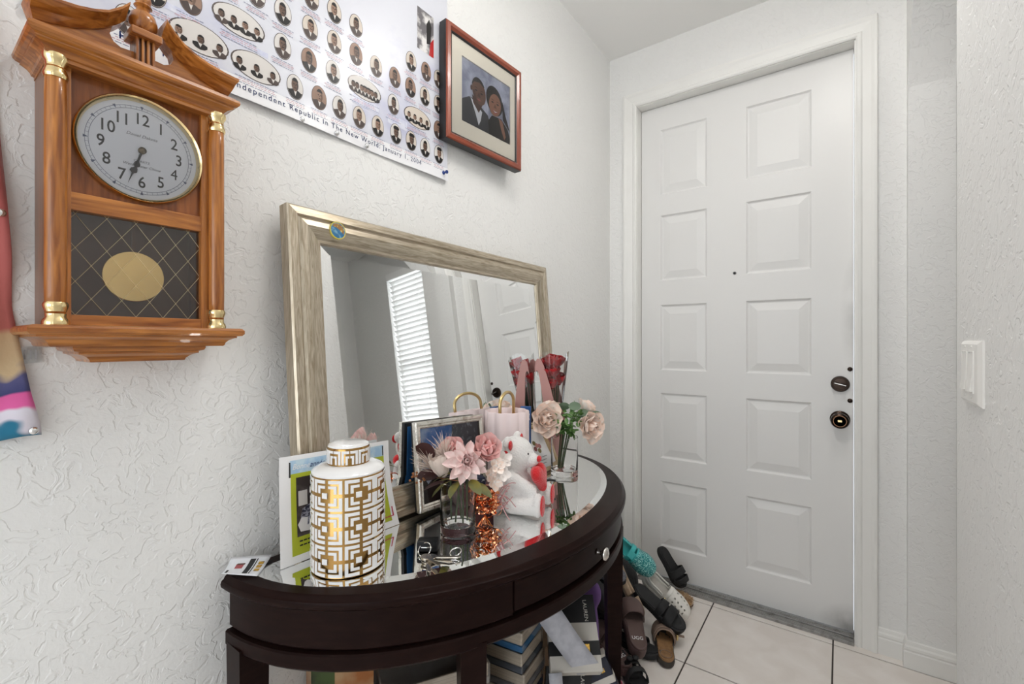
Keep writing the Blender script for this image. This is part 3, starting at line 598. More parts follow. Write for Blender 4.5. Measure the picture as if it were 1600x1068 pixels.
# washes of colour and the round photograph on the poster
for y0, y1, z0, z1 in [(0.715, 0.80, 1.845, 1.868), (0.83, 0.90, 1.835, 1.862), (0.42, 0.50, 1.845, 1.856), (0.30, 0.36, 1.845, 1.858)]:
    b = B(); quad(b, lambda u, v: pw(u, v, 0.0004), y0, y1, z0, z1); b.obj('wash', pm('wash_lavender', (0.55, 0.57, 0.72), 0.2, noise=(60, (0.70, 0.71, 0.79), 0.4, 0.65)), pos)
b = B(); quad(b, lambda u, v: pw(u, v, 0.0005), 0.937, 1.004, 2.10, 2.225); b.obj('photo_print', pm('photo_grey', (0.16, 0.15, 0.16), 0.12, noise=(26, (0.75, 0.73, 0.72), 0.45, 0.6)), pos)
b = B(); poly(b, lambda u, v: pw(u, v, 0.0008), [(0.985, 2.10), (1.004, 2.10), (1.004, 2.16), (0.99, 2.14)]); b.obj('photo_red', pm('photo_red', (0.45, 0.03, 0.03), 0.12), pos)
b = B(); poly(b, lambda u, v: pw(u, v, 0.0008), [(0.975, 2.13), (0.99, 2.135), (0.995, 2.19), (0.985, 2.21), (0.974, 2.19)]); b.obj('photo_figure', SEP[4], pos)
TB_ = pm('title_blue', (0.018, 0.030, 0.11), 0.7, spec=0.0)
t1 = text_b('Independent Republic In The New World: January 1, 2004', 0.0235, lambda u, v: pw(0.428 + u * 0.80, 1.753 + v * 0.78, 0.001), track=1.25)
uu = [v.co.y for v in t1.bm.verts]; k = (0.952 - 0.428) / (max(uu) - 0.428)
for v in t1.bm.verts: v.co = pw(0.428 + (v.co.y - 0.428) * k, v.co.z, 0.001)
t2 = text_b('He', 0.0235, lambda u, v: pw(0.243 + u * 0.85, 1.753 + v * 0.78, 0.001), track=1.2, bold=0.00015)
t3 = text_b('he', 0.0235, lambda u, v: pw(0.306 + u * 0.85, 1.753 + v * 0.78, 0.001), track=1.2, bold=0.00015)
for t_ in (t1, t2, t3): t_.obj('title_lettering', TB_, pos)
# push pins
PINW = pm('pin_silver', (0.7, 0.7, 0.7), 0.2, 0.9); PINB = pm('pin_blue', (0.02, 0.05, 0.22), 0.25)
def pin(y, z, mat, label, blue=False):
    o = thing('push_pin', label, 'push pin', (0.009, y, z), group=None if blue else 'pins along the lower edge of the poster', world=False)
    if blue:
        B().lathe([(0.0055, 0.0), (0.006, 0.002), (0.0035, 0.004), (0.003, 0.011), (0.0055, 0.014), (0.0055, 0.017)], 16, (0.001, 0, 0), MX).obj('pin_head', mat, o, smooth=40)
    else: B().lathe([(0.0062, 0.0), (0.0058, 0.002), (0.0035, 0.0042), (0.001, 0.0048)], 16, (0.001, 0, 0), MX).obj('pin_head', mat, o, smooth=True)
    B().tube([(0.002, 0, 0), (-0.008, 0, 0)], 0.0006, 6).obj('pin_shaft', PINW, o)
for y, z, wd in [(0.577, 1.741, 'Republic'), (0.668, 1.743, 'The'), (0.757, 1.742, 'World')]: pin(y, z, PINW, 'small silver push pin under the word %s on the poster' % wd)
pin(1.045, 1.757, PINB, 'dark blue push pin in the poster corner below the picture frame', True)

# ================================================================== FRAMED PORTRAIT
pic = thing('framed_picture', 'reddish wood framed portrait of a couple hung beside the poster', 'picture', (0.0, 1.21, 1.855))
PW, PH = 0.372, 0.368; pyaw = math.atan2(0.026, PW)
def fp(u, v, d=0.0):      # u along, v up, d out of the face; face plane swings out to the right
    return Vector((0.043 + u * sin(pyaw) + d * cos(pyaw), 1.023 + u * cos(pyaw) - d * sin(pyaw), 1.855 + v))
RED = wood('cherry_h', (0.20, 0.042, 0.022), (0.30, 0.075, 0.04), 1, 0.25, 0.3); REDV = wood('cherry_v', (0.20, 0.042, 0.022), (0.30, 0.075, 0.04), 2, 0.25, 0.3)
cor = [(0, 0), (PW, 0), (PW, PH), (0, PH)]; sg4 = [(1, 1), (-1, 1), (-1, -1), (1, -1)]
for i in range(4):
    j = (i + 1) % 4
    for nm, prof, mt in [('frame_rail', [(0.001, 0.0), (0.004, 0.004), (0.016, 0.005), (0.022, -0.001), (0.024, -0.002), (0.024, -0.010), (0.001, -0.010)], RED if i % 2 == 0 else REDV), ('frame_side', [(0.0, -0.030), (0.0, -0.001), (0.0025, -0.001), (0.0025, -0.030)], BLACK), ('frame_fillet', [(0.0235, -0.012), (0.0235, -0.0015), (0.028, -0.0035), (0.028, -0.012)], BLACK)]:
        b = B(); b.rings([[fp(cor[k][0] + sg4[k][0] * d, cor[k][1] + sg4[k][1] * d, h) for d, h in prof] for k in (i, j)]); b.obj(nm, mt, pic)
b = B(); b.prism([(0.004, 0.004), (PW - 0.004, 0.004), (PW - 0.004, PH - 0.004), (0.004, PH - 0.004)], fp, -0.028, -0.011); b.obj('back_board', BLACK, pic)
pu0, pu1, pv0, pv1 = 0.075, 0.318, 0.082, 0.292
b = B(); rs = [[fp(u, v, -0.007) for u, v in ((0.02, 0.02), (PW - 0.02, 0.02), (PW - 0.02, PH - 0.02), (0.02, PH - 0.02))], [fp(u, v, -0.007) for u, v in ((pu0, pv0), (pu1, pv0), (pu1, pv1), (pu0, pv1))], [fp(u, v, -0.009) for u, v in ((pu0 + 0.001, pv0 + 0.001), (pu1 - 0.001, pv0 + 0.001), (pu1 - 0.001, pv1 - 0.001), (pu0 + 0.001, pv1 - 0.001))]]
b.rings(rs, False, False); b.obj('mat_board', pm('mat_cream', (0.77, 0.735, 0.65), 0.7), pic)
pw_, ph_ = pu1 - pu0, pv1 - pv0
def ph(u, v, q=0): return fp(pu0 + u * pw_, pv0 + v * ph_, -0.0095 + q * 0.0002)
b = B(); quad(b, lambda u, v: ph(u, v), -0.01, 1.01, -0.01, 1.01); phb = b.obj('photograph', pm('backdrop', (0.20, 0.22, 0.31), 0.4, noise=(16, (0.42, 0.45, 0.56), 0.38, 0.66, 5, 0.8)), pic)
def pp(name, mat, pts, q): b = B(); poly(b, lambda u, v: ph(u, v, q), pts); b.obj(name, mat, phb)
SUIT = pm('ph_suit', (0.035, 0.037, 0.045), 0.4); SKM = pm('ph_skin_m', (0.13, 0.062, 0.042), 0.4); SKW = pm('ph_skin_w', (0.26, 0.125, 0.08), 0.4); SKD = pm('ph_skin_d', (0.07, 0.034, 0.025), 0.4); HAIR = pm('ph_hair', (0.012, 0.010, 0.010), 0.4); SHI = pm('ph_shirt', (0.62, 0.64, 0.70), 0.4); LIP = pm('ph_lip', (0.30, 0.07, 0.07), 0.4)
pp('man_suit', SUIT, [(0, 0), (0, 0.34), (0.14, 0.44), (0.24, 0.45), (0.52, 0.30), (0.62, 0.0)], 1)
pp('man_shirt', SHI, [(0.17, 0.44), (0.25, 0.40), (0.40, 0.30), (0.37, 0.15), (0.33, 0.06), (0.27, 0.22)], 2)
pp('man_neck', SKD, [(0.20, 0.50), (0.22, 0.38), (0.33, 0.26), (0.40, 0.40)], 3)
pp('man_head', SKM, [(0.335 + 0.135 * cos(a) - 0.02 * sin(a), 0.60 + 0.205 * sin(a)) for a in [2 * pi * i / 28 for i in range(28)]], 4)
pp('man_hairline', HAIR, [(0.335 + 0.14 * cos(a) - 0.02 * sin(a), 0.61 + 0.205 * sin(a)) for a in [0.55 + 2.35 * i / 14 for i in range(15)]] + [(0.24, 0.72), (0.34, 0.75), (0.43, 0.71)], 5)
pp('man_ear', SKD, [(0.185 + 0.018 * cos(a), 0.60 + 0.045 * sin(a)) for a in [2 * pi * i / 12 for i in range(12)]], 5)
pp('man_cheek', SKD, [(0.20, 0.58), (0.25, 0.46), (0.32, 0.405), (0.27, 0.50), (0.26, 0.60)], 5)
pp('woman_body', HAIR, [(0.55, 0.0), (0.52, 0.22), (0.60, 0.34), (0.80, 0.36), (0.95, 0.24), (1, 0.10), (1, 0)], 4)
pp('woman_chest', SKW, [(0.74, 0.36), (0.83, 0.33), (0.905, 0.10), (0.87, 0.03), (0.80, 0.18)], 5)
pp('woman_hair', HAIR, [(0.655 + 0.175 * cos(a) - 0.02 * sin(a), 0.60 + 0.235 * sin(a)) for a in [2 * pi * i / 28 for i in range(28)]], 5)
pp('woman_hair_fall', HAIR, [(0.78, 0.62), (0.83, 0.50), (0.84, 0.36), (0.95, 0.25), (1.0, 0.22), (0.90, 0.45), (0.83, 0.66)], 5)
pp('woman_face', SKW, [(0.665 + 0.128 * cos(a) + 0.015 * sin(a), 0.535 + 0.185 * sin(a)) for a in [2 * pi * i / 28 for i in range(28)]], 6)
for cx, cz, q in [(0.275, 0.60, 6), (0.385, 0.585, 6), (0.61, 0.565, 7), (0.72, 0.565, 7)]: pp('eye', HAIR, [(cx + 0.026 * cos(a), cz + 0.013 * sin(a)) for a in [2 * pi * i / 10 for i in range(10)]], q)
for cx, cz, q in [(0.275, 0.635, 6), (0.39, 0.62, 6), (0.61, 0.60, 7), (0.725, 0.60, 7)]: pp('brow', HAIR, [(cx - 0.04, cz), (cx, cz + 0.016), (cx + 0.04, cz), (cx, cz + 0.005)], q)
pp('nose', SKD, [(0.33, 0.59), (0.30, 0.515), (0.37, 0.51)], 6); pp('nose', SKM, [(0.665, 0.55), (0.635, 0.485), (0.70, 0.485)], 7)
pp('mouth', LIP, [(0.28, 0.47), (0.33, 0.482), (0.385, 0.465), (0.335, 0.452)], 6); pp('mouth', LIP, [(0.60, 0.445), (0.665, 0.43), (0.735, 0.445), (0.668, 0.385)], 7); pp('smile', SHI, [(0.617, 0.44), (0.665, 0.428), (0.72, 0.44), (0.668, 0.41)], 8)
b = B(); quad(b, lambda u, v: fp(u, v, -0.0045), 0.022, PW - 0.022, 0.022, PH - 0.022); b.obj('pane', clear('picture_glass', (1, 1, 1), 0.05), pic)

# ================================================================== HANGING GARMENT, far left
gar = thing('hanging_garment', 'long colourful printed garment hung on the wall beside the clock', 'garment', (0.0, 0.05, 1.07))
def edge(z):
    t = [(1.07, 0.148), (1.085, 0.147), (1.136, 0.136), (1.195, 0.128), (1.272, 0.117), (1.349, 0.115), (1.443, 0.110), (1.582, 0.102), (1.75, 0.085)]
    for (a, ya), (b_, yb) in zip(t, t[1:]):
        if z <= b_: return ya + (yb - ya) * max(0, (z - a)) / (b_ - a)
    return t[-1][1]
def gw(u, v):
    z = 1.072 + 0.68 * v; e = edge(z); y = e - 0.17 * (1 - u)
    return Vector((0.012 + 0.006 * sin(70 * y + 3 * sin(9 * z)) + 0.004 * sin(23 * z + 60 * y) + 0.006 * (1 - u) , y, z + 0.004 * sin(60 * y) * (1 - v)))
gm = pm('garment_print', (0.5, 0.13, 0.11), 0.85, bump=(60, 0.4, 3, 0, 0.002), sheen=0.3); nt = gm.node_tree; L = nt.links.new
ge = nt.nodes.new('ShaderNodeNewGeometry'); nz = nt.nodes.new('ShaderNodeTexNoise'); nz.inputs['Scale'].default_value = 16; nz.inputs['Detail'].default_value = 2
L(ge.outputs['Position'], nz.inputs['Vector']); sx = nt.nodes.new('ShaderNodeSeparateXYZ'); L(ge.outputs['Position'], sx.inputs[0])
ma_ = nt.nodes.new('ShaderNodeMath'); ma_.operation = 'MULTIPLY_ADD'; ma_.inputs[1].default_value = 0.09; L(nz.outputs[0], ma_.inputs[0]); L(sx.outputs['Z'], ma_.inputs[2])
mr = nt.nodes.new('ShaderNodeMapRange'); mr.inputs[1].default_value = 1.10; mr.inputs[2].default_value = 1.60; L(ma_.outputs[0], mr.inputs[0])
cr = nt.nodes.new('ShaderNodeValToRGB'); cr.color_ramp.elements[0].color = (0.01, 0.14, 0.24, 1); cr.color_ramp.elements[1].color = (0.44, 0.10, 0.09, 1); cr.color_ramp.elements[1].position = 1.0
for p_, c_ in [(0.05, (0.012, 0.16, 0.27)), (0.065, (0.70, 0.66, 0.74)), (0.10, (0.72, 0.70, 0.78)), (0.115, (0.72, 0.12, 0.36)), (0.17, (0.70, 0.11, 0.34)), (0.185, (0.045, 0.05, 0.16)), (0.25, (0.09, 0.09, 0.22)), (0.265, (0.62, 0.47, 0.28)), (0.33, (0.62, 0.43, 0.25)), (0.36, (0.50, 0.14, 0.12)), (0.6, (0.46, 0.12, 0.11))]:
    e_ = cr.color_ramp.elements.new(p_); e_.color = (*c_, 1)
L(mr.outputs[0], cr.inputs[0]); L(cr.outputs[0], nt.nodes['Principled BSDF'].inputs['Base Color'])
B().grid(gw, 24, 60).obj('cloth', gm, gar, smooth=True, solid=0.003)
for y, z in [(0.138, 1.083), (0.104, 1.412)]: B().lathe([(0.006, 0), (0.0055, 0.002), (0.002, 0.0035)], 16, (0.022, y, z), MX).obj('snap_button', CHROME, gar, smooth=True)
ctag = thing('paper_tag', 'small translucent plastic tag on the wall under the clock corner', 'tag', (0.004, 0.135, 1.20))
b = B(); b.prism([(0.120, 1.185), (0.150, 1.188), (0.149, 1.214), (0.120, 1.212)], wf, 0.0025, 0.0032); b.obj('tag_sheet', clear('tag_film', (0.93, 0.93, 0.93), 0.15, 0.2), ctag)
for k in range(3): B().box(0.0033, 0.0036, 0.130 + 0.006 * k, 0.132 + 0.006 * k, 1.193, 1.208).obj('tag_print', pm('tag_ink', (0.35, 0.35, 0.36), 0.5), ctag)

# ================================================================== LIGHT SWITCH
sw = thing('light_switch', 'white double rocker light switch on the right wall', 'light switch', (RX, 1.245, 1.16))
SWM = pm('switch_white', (0.84, 0.83, 0.80), 0.3)
b = B(); rs = []
for ins, d in [(0, 0), (0, 0.003), (0.010, 0.008), (0.012, 0.0085)]:
    rs.append([Vector((RX - d, y, z)) for y, z in ((1.166 + ins, 1.099 + ins * 0.6), (1.324 - ins, 1.099 + ins * 0.6), (1.324 - ins, 1.222 - ins * 0.6), (1.166 + ins, 1.222 - ins * 0.6))])
b.rings(rs); plate = b.obj('wall_plate', SWM, sw)
for y in (1.219, 1.274):
    b = B(); b.rings([[Vector((RX - d, y + s, z)) for z, d in ((1.126, 0.007), (1.126, 0.0145), (1.152, 0.0115), (1.199, 0.0095), (1.199, 0.007))] for s in (-0.0165, 0.0165)]); b.obj('rocker', SWM, sw)
    for h0, h1, w0, w1 in ((1.1225, 1.1245, -0.0195, 0.0195), (1.2005, 1.2025, -0.0195, 0.0195), (1.1245, 1.2005, -0.0195, -0.0178), (1.1245, 1.2005, 0.0178, 0.0195)): B().box(RX - 0.0105, RX - 0.008, y + w0, y + w1, h0, h1, 0.0003).obj('rocker_rim', SWM, sw)
    for z in (1.114, 1.211): B().lathe([(0.0024, 0), (0.002, 0.001)], 10, (RX - 0.0084, y, z), Matrix.Rotation(R(-90), 3, 'Y')).obj('plate_screw', SWM, sw)

# ================================================================== THINGS ON THE TABLE
GZ = TZ + 0.003       # top of the mirrored inlay
GLASS = pm('clear_glass', (1, 1, 1), 0.0, trans=1.0, ior=1.22)
# ---- ginger jar
JR = 0.0725; JC = (0.208, 0.566)
jar = thing('ginger_jar', 'white ceramic ginger jar with gold fretwork and lid', 'jar', (JC[0], JC[1], GZ), world=False)
CER = pm('white_ceramic', (0.86, 0.86, 0.86), 0.12, coat=0.5)
def seg_ring(prof, mat, name, par=jar, seg=64, sm=40): return B().lathe(prof, seg).obj(name, mat, par, smooth=sm)
seg_ring([(JR - 0.004, 0), (JR - 0.001, 0.002), (JR - 0.001, 0.190), (JR - 0.004, 0.194)], GOLD, 'body')
seg_ring([(JR - 0.001, 0.1925), (JR - 0.0008, 0.1955), (JR - 0.006, 0.201), (JR - 0.018, 0.206), (JR - 0.030, 0.208), (0.030, 0.209), (0.030, 0.21)], CER, 'shoulder')
seg_ring([(0.040, 0.208), (0.0415, 0.2085), (0.0415, 0.241), (0.0395, 0.2445)], GOLD, 'lid')
seg_ring([(0.0405, 0.243), (0.039, 0.2465), (0.034, 0.2485), (0.002, 0.2495)], CER, 'lid_top')
def wrap(r): return lambda u, v, d: Vector(((r + d) * cos(u / r), (r + d) * sin(u / r), v))
def curved(b, pts, r, t=0.0014):
    """outline on the cylinder, edges split so that it follows the curve"""
    out = []
    for (u0, v0), (u1, v1) in zip(pts, pts[1:] + pts[:1]):
        n = max(1, int(abs(u1 - u0) / 0.004))
        for k in range(n): out.append((u0 + (u1 - u0) * k / n, v0 + (v1 - v0) * k / n))
    return out
def strip(b, u0, u1, v0, v1, r, t=0.0013):
    n = max(1, int((u1 - u0) / 0.004)); f = wrap(r); c = 0.0006; rs = []
    for k in range(n + 1):
        u = u0 + (u1 - u0) * k / n; rs.append([f(u, v0, -0.0005), f(u, v0 + c * 0.2, t - 0.0004), f(u, v0 + c, t), f(u, v1 - c, t), f(u, v1 - c * 0.2, t - 0.0004), f(u, v1, -0.0005)])
    b.rings(rs)
fw = B(); NC = 7; cu_ = 2 * pi * JR / NC; cv_ = 0.190 / 3
for i in range(NC):
    for j in range(3):
        u0, v0 = (i + 0.12) * cu_, 0.0015 + j * cv_; uc, vc = u0 + cu_ / 2, v0 + cv_ / 2
        q = 0.0055
        strip(fw, uc - q, uc + q, vc - q, vc + q, JR)
        for su in (-1, 1):
            for sv in (-1, 1):
                def S_(a0, a1, b0, b1): strip(fw, uc + min(su * a0, su * a1), uc + max(su * a0, su * a1), vc + min(sv * b0, sv * b1), vc + max(sv * b0, sv * b1), JR - 0.0008)
                hu, hv = cu_ / 2, cv_ / 2
                S_(0.0035, hu - 0.0022, hv - 0.0085, hv - 0.0022); S_(hu - 0.0085, hu - 0.0022, 0.0035, hv - 0.0075)      # outer bracket
                S_(0.0035, hu - 0.0125, hv - 0.0180, hv - 0.0125); S_(hu - 0.0180, hu - 0.0125, 0.0035, hv - 0.0170)     # inner bracket
for k in range(8):
    u0 = (k + 0.3) * 2 * pi * 0.0415 / 8; wq = 2 * pi * 0.0415 / 8
    for a0, a1, b0, b1 in [(0.001, wq * 0.5 - 0.001, 0.233, 0.2385), (wq * 0.5 - 0.0055, wq * 0.5 - 0.001, 0.211, 0.234), (0.001, wq * 0.5 - 0.0085, 0.224, 0.2285), (wq * 0.5 - 0.0125, wq * 0.5 - 0.0085, 0.211, 0.225), (wq * 0.5 + 0.001, wq - 0.001, 0.233, 0.2385), (wq * 0.5 + 0.001, wq * 0.5 + 0.0055, 0.211, 0.234), (wq * 0.5 + 0.0085, wq - 0.001, 0.224, 0.2285), (wq * 0.5 + 0.0085, wq * 0.5 + 0.0125, 0.211, 0.225)]: strip(fw, u0 + a0, u0 + a1, b0, b1, 0.0415)
tag(fw.obj('fretwork', CER, jar), kind='stuff')

# ---- photo sheet leaning on the mirror
sh = thing('photo_sheet', 'printed photo sheet reading Bonne année 2015 leaning behind the ginger jar', 'photo print', (0.12, 0.6, GZ))
def shf(u, v, q=0.0):
    y = 0.466 + u * 0.272 + (1 - v) * 0.0 + 0.020 * u * (1 - v) ** 2
    x = 0.1235 + 0.004 * (1 - v) ** 2 + 0.012 * u * u * (1 - v) ** 2 - 0.002 * v + 0.002 * sin(pi * u)
    return Vector((x + q * 0.0003, y, GZ + 0.001 + v * (0.222 - 0.012 * u)))
B().grid(lambda u, v: shf(u, v), 16, 16).obj('paper', WHITEP, sh, smooth=True)
def layer(name, u0, u1, v0, v1, q, mat): B().grid(lambda u, v: shf(u0 + (u1 - u0) * u, v0 + (v1 - v0) * v, q), 10, 10).obj(name, mat, sh, smooth=True)
layer('green_field', 0.085, 0.94, 0.07, 0.83, 1, pm('lime_print', (0.42, 0.47, 0.03), 0.5))
layer('blue_strip', 0.08, 0.94, 0.83, 0.955, 1, pm('sky_print', (0.36, 0.55, 0.75), 0.5, noise=(40, (0.55, 0.70, 0.80), 0.4, 0.6)))
layer('black_bar', 0.072, 0.084, 0.80, 0.94, 2, INK); layer('black_bar', 0.925, 0.937, 0.835, 0.945, 2, INK)
layer('photo_dark', 0.125, 0.62, 0.235, 0.79, 2, pm('photo_dark', (0.035, 0.026, 0.026), 0.4, noise=(30, (0.12, 0.10, 0.10), 0.5, 0.75)))
layer('photo_chair', 0.14, 0.21, 0.52, 0.66, 3, pm('photo_pale', (0.55, 0.52, 0.5), 0.4))
def lp(name, mat, pts, q): b = B(); poly(b, lambda u, v: shf(u, v, q), pts); b.obj(name, mat, sh)
lp('photo_person', pm('photo_dress', (0.30, 0.30, 0.36), 0.4, noise=(160, (0.02, 0.02, 0.04), 0.45, 0.55)), [(0.14, 0.35), (0.17, 0.49), (0.24, 0.53), (0.31, 0.51), (0.36, 0.42), (0.36, 0.30), (0.25, 0.27), (0.16, 0.28)], 4)
lp('photo_sleeve', pm('photo_white', (0.7, 0.68, 0.68), 0.4), [(0.13, 0.35), (0.16, 0.41), (0.21, 0.40), (0.20, 0.33), (0.30, 0.30), (0.30, 0.26), (0.15, 0.28)], 5)
lp('photo_head', pm('photo_skin', (0.12, 0.06, 0.045), 0.4), [(0.285 + 0.035 * cos(a), 0.615 + 0.07 * sin(a)) for a in [2 * pi * i / 16 for i in range(16)]], 5)
lp('red_mark', pm('photo_redline', (0.5, 0.03, 0.08), 0.4), [(0.86, 0.12), (0.965, 0.12), (0.965, 0.23), (0.955, 0.23), (0.955, 0.13), (0.86, 0.13)], 5)
text_b('Bonne', 0.0145, lambda u, v: shf(0.095 + u / 0.272, 0.868 + v / 0.19, 3), italic=0.3).obj('lettering', WHITEP, sh)
text_b('année', 0.0145, lambda u, v: shf(0.235 + u / 0.272, 0.868 + v / 0.19, 3), italic=0.3).obj('lettering', pm('navy_print', (0.02, 0.03, 0.16), 0.4), sh)
text_b('2015', 0.0145, lambda u, v: shf(0.36 + u / 0.272, 0.868 + v / 0.19, 3), italic=0.3).obj('lettering', pm('crimson_print', (0.35, 0.03, 0.10), 0.4), sh)
for k, zz in enumerate((0.185, 0.145)): 
    tag(merge(*[quad(B(), lambda u, v: shf(u, v, 3), 0.14 + 0.03 * i, 0.164 + 0.03 * i, zz, zz + 0.014) for i in range(8 - k)]).obj('caption_lines', INK, sh), kind='stuff')

# ---- business card on the left end of the table
card = thing('business_card', 'small printed card lying on the bare wood end of the table', 'card', (0.08, 0.42, TZ))
def cf(u, v, q=0.0):
    p = Vector((0.012, 0.424, 0)) * (1 - u) * v + Vector((0.066, 0.480, 0)) * u * v + Vector((0.062, 0.384, 0)) * (1 - u) * (1 - v) + Vector((0.113, 0.428, 0)) * u * (1 - v)
    return p + Vector((0, 0, TZ + 0.003 + 0.010 * v * v + 0.008 * (1 - v) ** 3 * (1 - u) + q * 0.0003))
B().grid(lambda u, v: cf(u, v), 8, 8).obj('card_stock', pm('card_white', (0.80, 0.82, 0.86), 0.35), card, smooth=True, solid=0.0004)
def ck(name, u0, u1, v0, v1, mat, q=1): B().grid(lambda u, v: cf(u0 + (u1 - u0) * u, v0 + (v1 - v0) * v, q), 4, 4).obj(name, mat, card)
ck('logo', 0.22, 0.42, 0.42, 0.66, pm('card_red', (0.42, 0.09, 0.10), 0.4)); ck('logo_cap', 0.24, 0.44, 0.60, 0.68, pm('card_brown', (0.12, 0.06, 0.05), 0.4), 2)
ck('text_bar', 0.52, 0.66, 0.12, 0.86, INK); ck('text_bar', 0.69, 0.72, 0.12, 0.86, INK); ck('side_bar', 0.06, 0.12, 0.10, 0.34, INK)
for vv in (0.25, 0.42, 0.58): ck('emblem', 0.78, 0.92, vv, vv + 0.13, pm('card_gold', (0.60, 0.36, 0.04), 0.3, noise=(300, (0.25, 0.13, 0.02), 0.45, 0.6)), 2)

# ---- silver photo frame
fr = thing('tabletop_picture', 'silver photo frame with a dark blue picture leaning on the mirror', 'photo frame', (0.14, 0.97, GZ))
fa = R(8); ft = R(-3.0)
def sf(u, v, d=0.0):
    u2, v2 = u * cos(ft) - v * sin(ft), u * sin(ft) + v * cos(ft)
    return Vector((0.158 - v2 * sin(fa) + d * cos(fa) - 0.02 * u2, 0.808 + u2, GZ + 0.014 + v2 * cos(fa) + d * sin(fa)))
FW, FH = 0.285, 0.232
SIL = pm('aged_silver', (0.74, 0.71, 0.65), 0.22, 0.9, noise=(50, (0.42, 0.37, 0.30), 0.52, 0.7, 5), bump=(160, 0.5, 3, 0.4, 0.002))
cor = [(0, 0), (FW, 0), (FW, FH), (0, FH)]
for i in range(4):
    j = (i + 1) % 4
    b = B(); b.rings([[sf(cor[k][0] + sg4[k][0] * d, cor[k][1] + sg4[k][1] * d, h) for d, h in [(0, -0.01), (0, 0.001), (0.003, 0.004), (0.009, 0.004), (0.012, 0.001), (0.015, 0.003), (0.019, 0.0), (0.019, -0.01)]] for k in (i, j)]); b.obj('frame_rail', SIL, fr)
b = B(); b.prism([(0.002, 0.002), (FW - 0.002, 0.002), (FW - 0.002, FH - 0.002), (0.002, FH - 0.002)], sf, -0.018, -0.009); b.obj('frame_back', pm('frame_back_black', (0.02, 0.02, 0.022), 0.5), fr)
b = B(); b.prism([(0.012, 0.012), (FW - 0.012, 0.012), (FW - 0.012, FH - 0.012), (0.012, FH - 0.012)], sf, -0.0215, -0.018); b.obj('backing_card', pm('blue_card', (0.03, 0.16, 0.42), 0.5), fr)
b = B(); quad(b, lambda u, v: sf(u, v, -0.005), 0.016, FW - 0.016, 0.016, FH - 0.016); pho = b.obj('picture', pm('pic_dark', (0.025, 0.020, 0.026), 0.25, noise=(12, (0.07, 0.045, 0.04), 0.45, 0.7)), fr)
def fpn(name, mat, pts, q): b = B(); poly(b, lambda u, v: sf(0.016 + u * (FW - 0.032), 0.016 + v * (FH - 0.032), -0.005 + 0.0003 * q), pts); b.obj(name, mat, pho)
fpn('sky', pm('pic_blue', (0.035, 0.16, 0.50), 0.25, noise=(20, (0.25, 0.38, 0.62), 0.5, 0.7)), [(0, 0.62), (0, 1), (0.52, 1), (0.50, 0.80), (0.30, 0.62)], 1)
fpn('figure', pm('pic_grey', (0.045, 0.05, 0.07), 0.25, noise=(70, (0.20, 0.23, 0.28), 0.55, 0.7)), [(0.52, 1), (0.97, 1), (0.97, 0.7), (0.85, 0.58), (0.60, 0.60), (0.50, 0.80)], 1)
fpn('light_patch', pm('pic_pale', (0.42, 0.47, 0.58), 0.25), [(0.02, 0.40), (0.02, 0.58), (0.14, 0.56), (0.22, 0.35), (0.10, 0.25)], 1)
b = B(); quad(b, lambda u, v: sf(u, v, -0.002), 0.014, FW - 0.014, 0.014, FH - 0.014); b.obj('pane', clear('frame_glass', (1, 1, 1), 0.06), fr)
b = B(); b.rings([[sf(FW / 2 + s, v, d) for v, d in ((0.20, -0.0215), (0.19, -0.0215), (0.03, -0.034), (0.03, -0.037), (0.2, -0.024))] for s in (-0.03, 0.03)]); b.obj('easel_leg', MATS['frame_back_black'], fr)

# ---- flower pieces
def petal_mesh(name, L, W, cup, curl, mat, tip=0.6, n=6):
    def f(u, v):
        w = W * (sin(pi * min(1, (u * 0.86 + 0.10))) ** tip) * (1 if u < 0.97 else 0.4)
        s = (v - 0.5) * 2
        return Vector((u * L, s * w / 2, cup * (s * s) * w + curl * L * u * u))
    me = B().grid(f, n, 4).mesh(name, smooth=True); me.materials.append(mat); return me
def petals(head, me, n, tilt, r0=0.0, z0=0.0, ph=0.0, sc=1.0, jit=0.12, rnd=random):
    for k in range(n):
        o = link('petal', me, head); a = ph + 2 * pi * k / n + rnd.uniform(-jit, jit); t = tilt + rnd.uniform(-jit, jit)
        o.rotation_euler = (0, -t, a); o.location = (r0 * cos(a), r0 * sin(a), z0); s_ = sc * rnd.uniform(0.92, 1.08); o.scale = (s_, s_, s_)
def facing(loc, d):
    """matrix with local z along d"""
    return Matrix.Translation(loc) @ Vector(d).to_track_quat('Z', 'Y').to_matrix().to_4x4()
def head(name, bouquet, loc, d, mat, r=0.01):
    o = B().ball((0, 0, 0.0), (r, r, r * 0.8)).obj('tmp', mat, None, smooth=True); o.name = name; o.parent = bouquet
    o.matrix_local = facing(Vector(loc), d); return o
def leaf_mesh(name, L, W, mat, curl=-0.12, pointed=True):
    def f(u, v):
        s = (v - 0.5) * 2; w = W * (sin(pi * u) ** (0.75 if pointed else 0.5)) / 2
        return Vector((u * L, s * w, 0.18 * abs(s) * w + curl * L * u * u))
    me = B().grid(f, 8, 4).mesh(name, smooth=True); me.materials.append(mat); return me
def leaf(bq, me, loc, d, roll=0.0, sc=1.0, name='leaf'):
    o = link(name, me, bq); q = Vector(d).to_track_quat('X', 'Z'); o.matrix_local = Matrix.Translation(loc) @ q.to_matrix().to_4x4() @ Matrix.Rotation(roll, 4, 'X') @ Matrix.Scale(sc, 4); return o
PK1 = pm('petal_blush', (0.86, 0.62, 0.60), 0.6, noise=(60, (0.91, 0.78, 0.75), 0.4, 0.65), sheen=0.2); PK2 = pm('petal_rose', (0.80, 0.44, 0.42), 0.6, noise=(60, (0.87, 0.60, 0.57), 0.4, 0.65), sheen=0.2)
